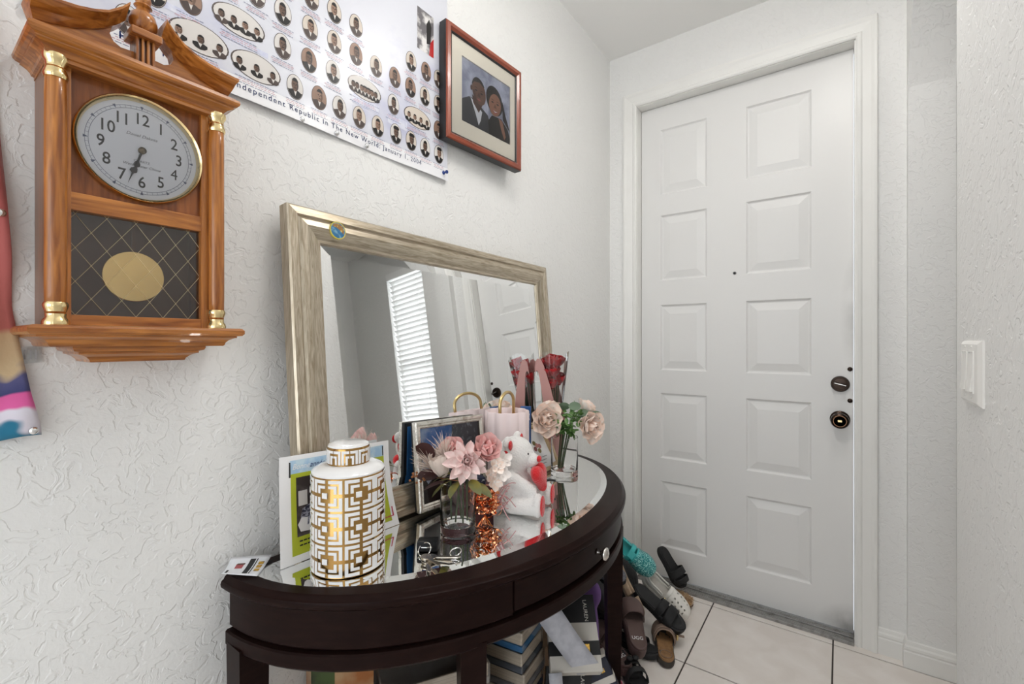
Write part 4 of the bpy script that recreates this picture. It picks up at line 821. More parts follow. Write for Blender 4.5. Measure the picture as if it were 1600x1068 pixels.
PK3 = pm('petal_peach', (0.93, 0.74, 0.63), 0.6, noise=(50, (0.93, 0.85, 0.79), 0.4, 0.6), sheen=0.2); PK4 = pm('petal_cream', (0.87, 0.81, 0.77), 0.6, sheen=0.2); WHP = pm('petal_white', (0.86, 0.85, 0.82), 0.6)
PLM = pm('plume', (0.72, 0.60, 0.53), 0.8, sheen=0.5); BURG = pm('leaf_burgundy', (0.055, 0.016, 0.016), 0.5); OLV = pm('leaf_olive', (0.20, 0.17, 0.03), 0.5, noise=(30, (0.12, 0.13, 0.05), 0.4, 0.6)); GRN = pm('leaf_green', (0.055, 0.15, 0.03), 0.45, noise=(80, (0.16, 0.28, 0.09), 0.4, 0.6)); SAGE = pm('leaf_sage', (0.14, 0.20, 0.13), 0.6); STEM = pm('stem_green', (0.05, 0.075, 0.03), 0.6); ORG_ = pm('stamen', (0.65, 0.26, 0.04), 0.7); COPB = pm('copper_berry', (0.38, 0.16, 0.07), 0.35, 0.5)
camv = Vector((0.76, -0.62, 0.25))
def vase(label, x, y, r=0.045, h=0.128):
    v = thing('glass_vase', label, 'vase', (x, y, GZ), world=False)
    B().lathe([(0.001, 0.0), (r - 0.003, 0), (r, 0.003), (r, h - 0.001), (r - 0.0012, h), (r - 0.0028, h - 0.001), (r - 0.0028, 0.024), (r - 0.006, 0.018), (0.001, 0.017)], 48, cap0=False, cap1=False).obj('glass', GLASS, v, smooth=35)
    return v
vase('clear glass cylinder vase holding the blush and burgundy bouquet', 0.285, 0.815, 0.043, 0.122)
vase('clear glass cylinder vase holding the peach peony bouquet', 0.262, 1.378, 0.0465, 0.130)
def stems(bq, tops, foot, r=0.0022):
    for (tx, ty, tz), (fx, fy, fz) in zip(tops, foot):
        n = 9; B().tube([(fx + (tx - fx) * t, fy + (ty - fy) * t, fz + (tz - fz) * (t ** 0.9)) for t in [k / n for k in range(n + 1)]], r, 7).obj('stem', STEM, bq, smooth=True)

# bouquet in the front vase (local coordinates: origin at the vase foot; ux = picture right, uy = away)
ux = Vector((0.811, 0.585, 0)); uy = Vector((-0.585, 0.811, 0)); uz = Vector((0, 0, 1))
def lc(a, dpt, z): return ux * a + uy * dpt + uz * z
bq = thing('flower_bouquet', 'artificial bouquet of blush dahlia, roses, plumes and burgundy leaves', 'flowers', (0.285, 0.815, GZ + 0.02), world=False)
rn = random.Random(3)
stems(bq, [lc(0.005, 0, 0.11), lc(-0.02, 0.01, 0.11), lc(0.02, 0.0, 0.11), lc(-0.005, 0.01, 0.11), lc(0.01, 0.012, 0.11)], [lc(-0.006, -0.004, 0.0), lc(-0.018, 0.008, 0.001), lc(0.022, 0.004, 0.001), lc(0.006, 0.014, 0.001), lc(0.013, -0.012, 0.001)])
p_d = petal_mesh('petal_dahlia', 0.046, 0.023, 0.35, 0.12, PK1, 0.8); p_d2 = petal_mesh('petal_dahlia_in', 0.030, 0.017, 0.5, 0.5, PK1, 0.8)
h = head('dahlia', bq, lc(0.018, -0.018, 0.150), (camv + Vector((0.1, 0, 0.15))), PK1, 0.012)
petals(h, p_d, 10, R(4), 0.006, -0.002, 0.1, 1.05, rnd=rn); petals(h, p_d, 9, R(22), 0.005, 0.003, 0.4, 0.92, rnd=rn); petals(h, p_d2, 8, R(42), 0.004, 0.006, 0.2, 1.0, rnd=rn); petals(h, p_d2, 6, R(66), 0.003, 0.008, 0.5, 0.8, rnd=rn)
p_r = petal_mesh('petal_rose', 0.040, 0.040, 0.35, 0.45, PK2, 0.45); p_r2 = petal_mesh('petal_rose_in', 0.028, 0.028, 0.6, 0.9, PK2, 0.45)
h = head('rose', bq, lc(0.062, 0.004, 0.168), (0.75, -0.35, 0.55), PK2, 0.012)
petals(h, p_r, 6, R(20), 0.006, 0, 0.2, 1.0, rnd=rn); petals(h, p_r, 5, R(45), 0.005, 0.002, 0.6, 0.85, rnd=rn); petals(h, p_r2, 5, R(62), 0.004, 0.005, 0.1, 0.95, rnd=rn); petals(h, p_r2, 4, R(80), 0.002, 0.006, 0.8, 0.75, rnd=rn)
h = head('rose', bq, lc(-0.018, 0.030, 0.158), (0.5, -0.5, 0.7), PK1, 0.012)
petals(h, p_r, 6, R(25), 0.006, 0, 0.0, 0.9, rnd=rn); petals(h, p_r2, 5, R(60), 0.004, 0.003, 0.3, 0.9, rnd=rn)
for k, (a, z, dz) in enumerate([(0.092, 0.140, 0.0), (0.104, 0.120, 0.0), (0.088, 0.098, -0.2), (0.108, 0.148, 0.2), (0.078, 0.112, 0.0)]):       # small white blossoms
    h = head('small_blossom', bq, lc(a, -0.012 + 0.006 * k, z), (0.85, -0.45, 0.2 + dz), PK4, 0.004)
    petals(h, petal_mesh('petal_small_%d' % k, 0.021, 0.018, 0.3, 0.25, PK4 if k % 2 else PK3, 0.5), 5, R(18), 0.002, 0, k, 1.0, rnd=rn)
# pampas plumes
for k, (a, z, d, n) in enumerate([(-0.030, 0.150, (-0.10, 0.05, 1.0), 170), (-0.045, 0.140, (-0.5, -0.25, 0.75), 110)]):
    b = B(); base = lc(a, -0.004, z - 0.03); d = Vector(d).normalized()
    for i in range(n):
        t = rn.random(); p0 = base + d * (0.045 * t); dd = (d * 1.1 + Vector((rn.gauss(0, 0.55), rn.gauss(0, 0.55), rn.gauss(0, 0.35)))).normalized(); Ln = rn.uniform(0.03, 0.062)
        b.tube([p0, p0 + dd * Ln * 0.5 + d * 0.004, p0 + dd * Ln + d * 0.006 - uz * 0.004], [0.0009, 0.0006, 0.0002], 4)
    tag(b.obj('pampas_plume', PLM, bq), kind='stuff')
p_b = petal_mesh('petal_bulb', 0.050, 0.046, 0.5, 0.25, PLM, 0.5)
h = head('closed_bloom', bq, lc(-0.034, -0.012, 0.122), (-0.05, -0.35, 0.9), PLM, 0.012); petals(h, p_b, 7, R(62), 0.014, 0, 0, 1.0, rnd=rn); petals(h, p_b, 5, R(75), 0.008, 0, 0.5, 0.9, rnd=rn)
lf_b = leaf_mesh('leaf_burgundy', 0.056, 0.050, BURG, -0.05, False); lf_o = leaf_mesh('leaf_olive', 0.060, 0.026, OLV, -0.25)
for a, dp, z, d, ro in [(-0.055, -0.01, 0.155, (-0.55, -0.28, 0.40), 1.2), (-0.045, -0.02, 0.120, (-0.75, -0.55, -0.10), 0.9), (-0.030, -0.025, 0.105, (-0.55, -0.75, -0.25), 0.5)]: leaf(bq, lf_b, lc(a, dp, z), d, ro, 1.0 if z > 0.13 else 0.9)
for a, dp, z, d, ro in [(-0.01, -0.02, 0.112, (-0.8, -0.75, -0.12), 0.4), (-0.015, -0.015, 0.105, (-0.9, -0.5, -0.55), 0.3), (0.005, -0.03, 0.108, (0.3, -0.9, -0.12), 0.3), (0.03, -0.03, 0.112, (0.8, -0.4, -0.10), 0.3), (0.035, -0.025, 0.104, (0.9, 0.1, -0.25), 0.3), (-0.01, 0.0, 0.118, (-0.3, -0.9, 0.05), 0.5), (0.02, 0.03, 0.11, (0.2, 0.9, 0.0), 0.3), (-0.03, 0.03, 0.11, (-0.8, 0.5, 0.0), 0.3)]: leaf(bq, lf_o, lc(a, dp, z), d, ro)
for k in range(16): B().ball(lc(-0.085 + rn.uniform(-0.028, 0.02), -0.008 + rn.uniform(-0.01, 0.01), 0.112 + rn.uniform(-0.012, 0.014)), 0.0035, sub=1).obj('berry', COPB, bq, smooth=True)
B().tube([lc(-0.11, -0.008, 0.112), lc(-0.06, -0.01, 0.112), lc(0.0, 0, 0.10)], 0.0011, 6).obj('twig', COPB, bq)

# bouquet in the far vase
bq2 = thing('flower_bouquet', 'artificial bouquet of peach peonies with green sprigs and eucalyptus', 'flowers', (0.262, 1.378, GZ + 0.02), world=False)
stems(bq2, [lc(-0.012, 0, 0.125), lc(-0.004, 0.006, 0.125), lc(0.01, 0, 0.125), lc(0.016, -0.006, 0.125), lc(0.0, -0.008, 0.125), lc(0.022, 0.0, 0.128)], [lc(-0.022, 0.0, 0.0), lc(-0.016, 0.008, 0.001), lc(-0.012, -0.008, 0.001), lc(-0.006, 0.0, 0.001), lc(-0.018, -0.012, 0.001), lc(-0.008, 0.01, 0.001)], 0.0026)
p_p = petal_mesh('petal_peony', 0.060, 0.056, 0.4, 0.35, PK3, 0.4); p_p2 = petal_mesh('petal_peony_in', 0.042, 0.040, 0.5, 0.7, PK3, 0.4)
for a, dp, z, d, sc in [(-0.066, -0.012, 0.168, camv + ux * -0.15, 1.0), (0.076, 0.0, 0.146, Vector((0.85, -0.35, 0.05)), 0.95), (-0.045, 0.035, 0.19, Vector((-0.3, 0.1, 0.9)), 0.7), (0.075, 0.04, 0.19, Vector((0.5, 0.5, 0.7)), 0.7)]:
    h = head('peony', bq2, lc(a, dp, z), d, ORG_ if sc == 1.0 else PK3, 0.011 * sc)
    petals(h, p_p, 7, R(12), 0.006, -0.003, 0.1, sc, rnd=rn); petals(h, p_p, 6, R(38), 0.006, 0, 0.5, sc * 0.88, rnd=rn); petals(h, p_p2, 6, R(58), 0.008, 0.002, 0.2, sc, rnd=rn)
    if sc == 1.0:
        b = B()
        for k in range(26):
            a_ = rn.uniform(0, 2 * pi); r_ = rn.uniform(0.002, 0.011); b.tube([(0.3 * r_ * cos(a_), 0.3 * r_ * sin(a_), 0.006), (r_ * cos(a_), r_ * sin(a_), 0.020)], 0.0011, 4)
        tag(b.obj('stamens', ORG_, h), kind='stuff')
lf_g = leaf_mesh('leaf_small', 0.017, 0.011, GRN, -0.15, False); lf_s = leaf_mesh('leaf_eucalyptus', 0.044, 0.030, SAGE, -0.05, False)
for k in range(130):
    a = rn.uniform(-0.035, 0.045); z = rn.uniform(0.118, 0.20); dp = rn.uniform(-0.035, 0.02)
    leaf(bq2, lf_g, lc(a * (1.25 if z > 0.16 else 0.7), dp, z), (rn.gauss(0.2, 0.7), rn.gauss(-0.5, 0.7), rn.gauss(0.25, 0.5)), rn.uniform(-1, 1), rn.uniform(0.9, 1.5))
for a, dp, z, d, ro in [(0.012, -0.01, 0.215, (0.85, 0.45, 0.02), 1.2), (0.04, -0.015, 0.193, (0.80, 0.55, -0.05), 1.35), (0.02, 0.0, 0.212, (-0.8, -0.5, 0.02), 1.2), (0.09, 0.0, 0.185, (0.7, 0.6, -0.1), 1.0)]: leaf(bq2, lf_s, lc(a, dp, z), d, ro)
for k in range(4): B().tube([lc(0.015, -0.005, 0.13), lc(0.02 + 0.004 * k, -0.006, 0.18), lc(0.024 + 0.005 * k - 0.006, -0.006, 0.222 + 0.004 * k)], 0.001, 5).obj('sprig', GRN, bq2)

# ---- keys
key = thing('key_bunch', 'bunch of metal keys with a black car key on the mirrored table top', 'keys', (0.335, 0.665, GZ), world=False)
NKL = pm('nickel_key', (0.66, 0.60, 0.52), 0.25, 1.0)
def keyb(x, y, rot, z, L_=0.055):
    M = Matrix.Translation((x, y, z)) @ Matrix.Rotation(rot, 4, 'Z'); b = B()
    out = [(0.022 * cos(a) * 0.55, 0.022 * sin(a) * 0.5) for a in [R(20) + R(320) * i / 14 for i in range(15)]]
    pts = out + [(0.012 + 0.006, -0.0042), (L_ - 0.006, -0.0042), (L_, 0.0), (L_ - 0.004, 0.0035), (L_ - 0.010, 0.0018), (L_ - 0.016, 0.0038), (L_ - 0.023, 0.002), (L_ - 0.03, 0.004), (0.018, 0.0042)]
    b.prism(pts, lambda u, v, d: M @ Vector((u, v, d)), 0, 0.0022); b.obj('key', NKL, key)
keyb(0.0, 0.0, R(-38), 0.004, 0.06); keyb(0.006, 0.006, R(35), 0.0065, 0.062); keyb(-0.004, 0.004, R(18), 0.0015, 0.058); keyb(0.002, -0.004, R(-10), 0.009, 0.05)
M = Matrix.Translation((-0.034, 0.036, 0.012)) @ Matrix.Rotation(R(35), 4, 'Z')
fb = B().box(-0.023, 0.023, -0.015, 0.015, -0.011, 0.012, 0.006, M).obj('car_key_fob', pm('fob_black', (0.012, 0.012, 0.013), 0.4, spec=0.15), key, smooth=40)
B().box(-0.012, 0.012, -0.0156, -0.0148, -0.0012, 0.0012, 0, M).obj('fob_mark', CHROME, fb)
B().tube([(-0.022 + 0.016 * cos(a), 0.014 + 0.016 * sin(a) * 0.6, 0.012 + 0.011 * sin(a)) for a in [2 * pi * i / 20 for i in range(21)]], 0.0011, 6).obj('key_ring', CHROME, key, smooth=True)
B().tube([(0.036 + 0.012 * cos(a), 0.048 + 0.012 * sin(a), 0.010 + 0.004 * sin(a)) for a in [2 * pi * i / 20 for i in range(21)]], 0.0013, 6).obj('key_ring', CHROME, key, smooth=True)

# ---- copper gift bow and burgundy wrapped box behind the front vase
gb = thing('gift_box', 'low burgundy wrapped box on the table behind the white teddy bear', 'box', (0.200, 0.965, GZ), (0, 0, R(60)), world=False)
B().box(-0.055, 0.05, -0.04, 0.022, 0, 0.062, 0.006).obj('wrapped_box', pm('burgundy_wrap', (0.10, 0.028, 0.032), 0.3, noise=(40, (0.06, 0.016, 0.02), 0.4, 0.6), bump=(60, 0.5, 3, 0.5, 0.004)), gb)
B().box(-0.02, 0.03, -0.03, 0.01, 0.0625, 0.082, 0.004).obj('navy_pouch', pm('navy_print_cloth', (0.012, 0.015, 0.04), 0.5, noise=(90, (0.5, 0.5, 0.52), 0.62, 0.66)), gb)
bow = thing('ribbon_bow', 'shiny copper ribbon bow with curled tails beside the front vase', 'ribbon', (0.306, 0.900, GZ), world=False)
CPR = pm('copper_ribbon', (0.85, 0.36, 0.18), 0.18, 1.0)
for k in range(46):
    z0 = rn.uniform(0.022, 0.085); r_ = rn.uniform(0.007, 0.016); c_ = lc(rn.uniform(-0.034, 0.026), rn.uniform(-0.018, 0.018), z0); ax = Vector((rn.gauss(0, 1), rn.gauss(0, 1), rn.gauss(0, 1))).normalized(); e1 = ax.orthogonal().normalized(); e2 = ax.cross(e1)
    B().grid(lambda u, v: c_ + (e1 * cos(u * 6.0) + e2 * sin(u * 6.0)) * r_ * (1 + 0.2 * u) + ax * (v - 0.5) * 0.005 + ax * u * 0.003, 18, 1).obj('loop', CPR, bow, smooth=True)
RSE = pm('rose_ribbon', (0.55, 0.30, 0.30), 0.35, 0.4)
for k in range(14):
    c_ = lc(0.02, 0.01, 0.05); d = ux * rn.uniform(0.4, 1) + uz * rn.uniform(-0.5, 0.8) + uy * rn.uniform(-0.5, 0.3)
    B().tube([c_ + d * 0.055 * t + uz * 0.018 * sin(3.0 * t + k) for t in [q / 10 for q in range(11)]], 0.0012, 5).obj('tail', RSE, bow)
for k in range(8):
    d = ux * rn.uniform(-0.5, 0.6) - uy * rn.uniform(0.3, 0.8); c_ = lc(-0.005, -0.01, 0.02)
    B().tube([Vector((p_.x, p_.y, max(0.0018, p_.z))) for p_ in [c_ + d * 0.045 * t + uz * (-0.018 * t) for t in [q / 8 for q in range(9)]]], 0.0014, 5).obj('tail', CPR, bow)

# ---- teddy bear
FUR = pm('white_plush', (0.83, 0.81, 0.79), 0.95, bump=(260, 0.9, 3, 0.6, 0.004), sheen=0.6); REDP = pm('red_plush', (0.62, 0.012, 0.018), 0.85, bump=(220, 0.9, 3, 0.3, 0.004), sheen=0.4)
bear = thing('teddy_bear', 'white plush bear hugging a red heart on the mirrored table top', 'teddy bear', (0.310, 1.012, GZ), (0, 0, R(16)), world=False)
def blob(name, parts, mat, par, vox=0.0035, fuzz=0.0):
    b = B()
    for p in parts:
        if len(p) == 2: b.ball(p[0], p[1], sub=3)
        else:
            (p0, p1, r0, r1) = p; p0, p1 = Vector(p0), Vector(p1)
            for k in range(9): t = k / 8; b.ball(p0.lerp(p1, t), r0 + (r1 - r0) * t, sub=2)
    o = b.obj(name, mat, par)
    md = o.modifiers.new('r', 'REMESH'); md.mode = 'VOXEL'; md.voxel_size = vox; md.use_smooth_shade = True
    md = o.modifiers.new('s', 'SMOOTH'); md.iterations = 6; md.factor = 0.5
    return o
bd = blob('body', [((0.0, 0, 0.062), (0.050, 0.050, 0.058)), ((-0.004, 0, 0.036), (0.053, 0.054, 0.036)), ((0.004, 0, 0.150), (0.051, 0.050, 0.049)), ((0.045, 0, 0.138), (0.026, 0.024, 0.021)), ((-0.001, 0, 0.108), (0.036, 0.036, 0.025)),
    ((-0.004, -0.040, 0.186), (0.012, 0.019, 0.019)), ((-0.004, 0.040, 0.186), (0.012, 0.019, 0.019)),
    ((0.008, -0.044, 0.096), (0.056, -0.032, 0.066), 0.020, 0.019), ((0.008, 0.044, 0.096), (0.056, 0.034, 0.070), 0.020, 0.019),
    ((0.010, -0.038, 0.026), (0.070, -0.046, 0.028), 0.026, 0.023), ((0.010, 0.038, 0.026), (0.070, 0.052, 0.028), 0.026, 0.023), ((0.082, -0.047, 0.034), (0.014, 0.023, 0.032)), ((0.082, 0.053, 0.034), (0.014, 0.023, 0.032))], FUR, bear)
for s_ in (-1, 1):
    B().ball((0.0945, -0.047 if s_ < 0 else 0.053, 0.034), (0.004, 0.018, 0.027), sub=3).obj('foot_pad', REDP, bd, smooth=True)
B().ball((0.008, -0.050, 0.183), (0.0045, 0.011, 0.013), sub=3).obj('inner_ear', REDP, bd, smooth=True); B().ball((0.0075, 0.042, 0.186), (0.003, 0.011, 0.012), sub=3).obj('inner_ear', REDP, bd, smooth=True)
B().ball((-0.006, -0.0465, 0.152), (0.0085, 0.003, 0.017), sub=3).obj('ear_lining', REDP, bd, smooth=True)
B().ball((0.071, 0, 0.142), (0.007, 0.011, 0.009), sub=2).obj('nose', REDP, bd, smooth=True)
for s_ in (-1, 1): B().ball((0.046, s_ * 0.021, 0.158), (0.0035, 0.0035, 0.0042), sub=2).obj('eye', BLACK, bd, smooth=True)
hp = []
for i in range(24):
    t = 2 * pi * i / 24; hp.append((0.0026 * 16 * sin(t) ** 3 * 1.0, 0.0026 * (13 * cos(t) - 5 * cos(2 * t) - 2 * cos(3 * t) - cos(4 * t)) * 1.0))
b = B(); M = Matrix.Translation((0.072, 0.0, 0.098)) @ Matrix.Rotation(R(-14), 4, 'Y')
b.rings([[M @ Vector((d, u * s_, v * s_)) for u, v in hp] for d, s_ in [(-0.016, 0.55), (-0.012, 0.85), (-0.004, 1.0), (0.004, 1.0), (0.012, 0.85), (0.016, 0.55)]]); ht = b.obj('heart', REDP, bear, smooth=True, sub=2)

# ---- pale pink fluted vessel with gold handle
pv = thing('fluted_vessel', 'pale pink fluted vessel with a curved gold handle behind the bear', 'vessel', (0.176, 1.161, GZ), world=False)
PNK = pm('blush_ceramic', (0.82, 0.69, 0.69), 0.4, sub=0.0); NF = 10
def flu(r, z, seg=120): return [Vector(((r * (1 + 0.10 * abs(cos(NF * pi * i / seg)) - 0.05)) * cos(2 * pi * i / seg), (r * (1 + 0.10 * abs(cos(NF * pi * i / seg)) - 0.05)) * sin(2 * pi * i / seg), z)) for i in range(seg)]
B().rings([flu(0.063, 0.0), flu(0.067, 0.004), flu(0.067, 0.236), flu(0.065, 0.239), flu(0.062, 0.236), flu(0.062, 0.02), flu(0.03, 0.018)]).obj('vessel_body', PNK, pv, smooth=50)
GH = pm('satin_gold', (0.66, 0.50, 0.24), 0.28, 1.0)
hd = [ux * 0.020 * s_ + uy * (-0.058) * 0 + uz * 0 for s_ in (0,)]
pth = [Vector((0, 0, 0)) + lc(-0.021, -0.052, 0.19), lc(-0.021, -0.052, 0.260)] + [lc(-0.021 * cos(a) + 0.0, -0.052 + 0.05 * (1 - cos(a)), 0.260 + 0.036 * sin(a)) for a in [pi * i / 14 for i in range(1, 14)]] + [lc(0.021, 0.048, 0.260), lc(0.021, 0.048, 0.19)]
B().tube(pth, 0.0052, 10).obj('handle', GH, pv, smooth=True)
bx = thing('blue_box', 'small blue card box with white lettering beside the fluted vessel', 'box', (0.166, 1.282, GZ), (0, 0, R(30)), world=False)
B().box(-0.018, 0.018, -0.010, 0.010, 0, 0.236, 0.001).obj('carton', pm('carton_blue', (0.02, 0.09, 0.27), 0.4), bx)
text_b('S.B', 0.022, lambda u, v: Vector((0.014 - v, -0.0104, 0.190 + u))).obj('lettering', WHITEP, bx)

# ---- small wooden frame leaning near the far vase
wfm = thing('tabletop_picture', 'small pale wood frame with a floral card leaning between vessel and far vase', 'photo frame', (0.2, 1.36, GZ))
def wq(u, v, d=0.0): return Vector((0.207 - 0.50 * v + d * 0.85, 1.308 + u + 0.02 * v, GZ + 0.006 + v * 0.866 + d * 0.5))
LW = wood('pale_wood', (0.50, 0.36, 0.20), (0.62, 0.48, 0.29), 1, 0.5, 0.0); cor = [(0, 0), (0.130, 0), (0.130, 0.170), (0, 0.170)]
for i in range(4):
    j = (i + 1) % 4; b = B(); b.rings([[wq(cor[k][0] + sg4[k][0] * d, cor[k][1] + sg4[k][1] * d, h_) for d, h_ in [(0, -0.008), (0, 0.004), (0.012, 0.004), (0.014, -0.002), (0.014, -0.008)]] for k in (i, j)]); b.obj('frame_rail', LW, wfm)
b = B(); b.prism([(0.01, 0.01), (0.12, 0.01), (0.12, 0.16), (0.01, 0.16)], wq, -0.006, -0.0035); b.obj('card', WHITEP, wfm)
for u, v, c_ in [(0.04, 0.085, (0.30, 0.10, 0.10)), (0.055, 0.095, (0.55, 0.25, 0.22)), (0.045, 0.105, (0.20, 0.17, 0.06)), (0.07, 0.09, (0.45, 0.2, 0.2)), (0.06, 0.075, (0.25, 0.2, 0.08))]:
    b = B(); poly(b, lambda a, b_: wq(a, b_, -0.003), ell(u, v, 0.010, 0.009, 9)); b.obj('floral_print', pm('print_%d' % int(u * 1000 + v * 100), c_, 0.5), wfm)
for k in range(3):
    b = B(); quad(b, lambda a, b_: wq(a, b_, -0.003), 0.03, 0.09 - 0.01 * k, 0.05 - 0.011 * k, 0.053 - 0.011 * k); b.obj('print_line', pm('print_grey', (0.4, 0.4, 0.42), 0.5), wfm)
# ---- dark looped cord
cd = thing('cord', 'short looped black cord on the table behind the red heart', 'cord', (0.30, 1.19, GZ), world=False)
B().tube([lc(-0.03 + 0.05 * t + 0.020 * sin(7 * t), 0.01 * cos(7 * t), 0.006 + 0.024 * abs(sin(5.2 * t))) for t in [k / 30 for k in range(31)]], 0.0038, 8).obj('cable', BLACK, cd, smooth=True)
B().box(-0.014, 0.010, -0.012, 0.012, 0.0, 0.022, 0.004).obj('plug', BLACK, cd)

# ---- heart-cut bouquet bag with roses
hb = thing('bouquet_bag', 'dusty pink bouquet bag with heart-shaped cut-out at the mirror edge', 'gift bag', (0.15, 1.5, GZ))
DPK = pm('dusty_pink_card', (0.50, 0.27, 0.25), 0.6)
HY = 1.44
outer = [(0.101, 1.122), (0.103, 1.146), (0.112, 1.158), (0.126, 1.155), (0.140, 1.132), (0.154, 1.095), (0.168, 1.055), (0.181, 1.012), (0.192, 0.965), (0.197, 0.92), (0.192, 0.87), (0.182, 0.80), (0.177, GZ + 0.001)]
inner = [(0.101, 1.092), (0.103, 1.106), (0.109, 1.114), (0.116, 1.107), (0.122, 1.086), (0.128, 1.055), (0.135, 1.015), (0.143, 0.978), (0.139, 0.955), (0.136, 0.93), (0.134, 0.87), (0.136, 0.80), (0.138, GZ + 0.001)]
for y_, nm in ((HY, 'front_sheet'), (HY + 0.06, 'back_sheet')):
    b = B(); rs = [[Vector((ox, y_ + d, oz)), Vector((ix, y_ + d, iz))] for d in (0,) for (ox, oz), (ix, iz) in zip(outer, inner)]
    for (a, b_), (c_, d_) in zip(rs, rs[1:]): b.face([a, b_, d_, c_])
    b.obj(nm, DPK, hb, solid=-0.0018)
b = B(); b.grid(lambda u, v: Vector((0.176 + 0.004 * sin(pi * u), HY + 0.06 * u, GZ + 0.001 + 0.10 * v)), 4, 2); b.obj('side_sheet', DPK, hb, solid=-0.0015)
CEL = clear('cellophane', (0.97, 0.97, 0.97), 0.10, 0.08)
b = B(); b.grid(lambda u, v: Vector((0.158 + (0.025 + 0.028 * v) * cos(2 * pi * u) * (1 + 0.08 * sin(24 * u)), HY + 0.045 + (0.025 + 0.024 * v) * sin(2 * pi * u) * (1 + 0.1 * sin(18 * u)), 0.93 + 0.245 * v + 0.012 * sin(20 * u) * v)), 48, 8, closeu=True); b.obj('cellophane_wrap', CEL, hb, smooth=True)
rb = thing('rose_bunch', 'bunch of red roses inside the pink bouquet bag', 'flowers', (0.156, 1.487, 0.90), world=False)
RP = pm('petal_red', (0.55, 0.006, 0.012), 0.5, noise=(40, (0.30, 0.003, 0.008), 0.4, 0.65), sheen=0.3)
p_rr = petal_mesh('petal_red_rose', 0.032, 0.034, 0.4, 0.5, RP, 0.4); p_ri = petal_mesh('petal_red_in', 0.024, 0.026, 0.6, 0.9, RP, 0.4)
for x, y, z in [(-0.024, -0.012, 0.222), (0.000, -0.018, 0.236), (0.016, 0.0, 0.230), (-0.012, -0.020, 0.190), (0.010, -0.016, 0.196), (-0.028, 0.0, 0.168), (0.0, -0.012, 0.150), (0.018, 0.006, 0.165)]:
    h = head('rose', rb, (x, y, z), (x * 3 + 0.25, -0.3, 0.9), RP, 0.010); petals(h, p_rr, 6, R(40), 0.008, 0, x * 50, 1.05, rnd=rn); petals(h, p_rr, 5, R(62), 0.006, 0.002, 0.3, 0.98, rnd=rn); petals(h, p_ri, 4, R(78), 0.003, 0.004, 0.7, 0.9, rnd=rn)
    B().tube([(x, y, z), (x * 0.6, y * 0.6, z * 0.4), (x * 0.2, 0, -0.125 + 0.002)], 0.0022, 6).obj('stem', STEM, rb, smooth=True)

# ================================================================== UNDER THE TABLE
def pose(o, loc, d, up=(0, 0, 1), roll=0.0):
    """local +X along d, local Z towards up"""
    x = Vector(d).normalized(); z = Vector(up); z = (z - x * z.dot(x)).normalized(); y = z.cross(x)
    m = Matrix((x, y, z)).transposed().to_4x4(); o.matrix_world = Matrix.Translation(loc) @ m @ Matrix.Rotation(roll, 4, 'X')
PLAS = clear('pack_film', (0.96, 0.96, 0.97), 0.10, 0.12)
PAGE = pm('pages_cream', (0.66, 0.58, 0.46), 0.7, noise=(1, (0.52, 0.45, 0.36), 0.4, 0.6), scale=(6, 6, 400))
def pack(x, y, z, ang, L_, W_, H_, back, label, page=PAGE):
    o = thing('wrapped_pack', label, 'package', (x, y, z), (0, 0, ang), world=False, group='film-wrapped packs stacked under the table')
    B().box(-L_ / 2, L_ / 2, -W_ / 2, W_ / 2, H_ * 0.34, H_ - 0.001, 0.004).obj('folded_contents', page, o)
    B().box(-L_ / 2 - 0.002, L_ / 2 + 0.002, -W_ / 2 - 0.002, W_ / 2 + 0.002, 0.0015, H_ * 0.32, 0.003).obj('backing', back, o)
    B().box(-L_ / 2 - 0.004, L_ / 2 + 0.004, -W_ / 2 - 0.004, W_ / 2 + 0.004, 0.0, H_, 0.004).obj('film', PLAS, o)
    return o
pal = [('navy', (0.03, 0.05, 0.12)), ('bright blue', (0.05, 0.20, 0.42)), ('grey', (0.30, 0.30, 0.32)), ('pale', (0.55, 0.53, 0.50)), ('brown', (0.10, 0.06, 0.045)), ('slate', (0.12, 0.14, 0.17)), ('tan', (0.35, 0.24, 0.15))]
pc = [pm('pack_' + n.replace(' ', '_'), c, 0.5) for n, c in pal]
order = ['bottom', 'second from the floor', 'third from the floor', 'fourth from the floor', 'fifth from the floor', 'sixth from the floor', 'seventh from the floor', 'top']
rk = random.Random(5); z = FZ
a1 = math.atan2(-0.87, -0.5)
for k in range(8):
    h_ = 0.054; i = [0, 2, 4, 3, 0, 6, 4, 3][k]
    pack(0.178 + rk.uniform(-0.004, 0.004), 0.828 + rk.uniform(-0.004, 0.004), z, a1 + rk.uniform(-0.02, 0.02), 0.262, 0.150, h_, pc[i], '%s-backed wrapped pack, %s in the stack behind the table leg' % (pal[i][0], order[k])); z += h_ + 0.0006
z = FZ
for k in range(8):
    h_ = 0.0555; i = [4, 0, 5, 3, 0, 2, 5, 1][k]
    pack(0.205 + rk.uniform(-0.004, 0.004), 1.080 + rk.uniform(-0.003, 0.003), z, R(8) + rk.uniform(-0.02, 0.02), 0.225, 0.128, h_, pc[i], '%s-backed wrapped pack, %s in the stack beside the striped boxes' % (pal[i][0], order[k])); z += h_ + 0.0006
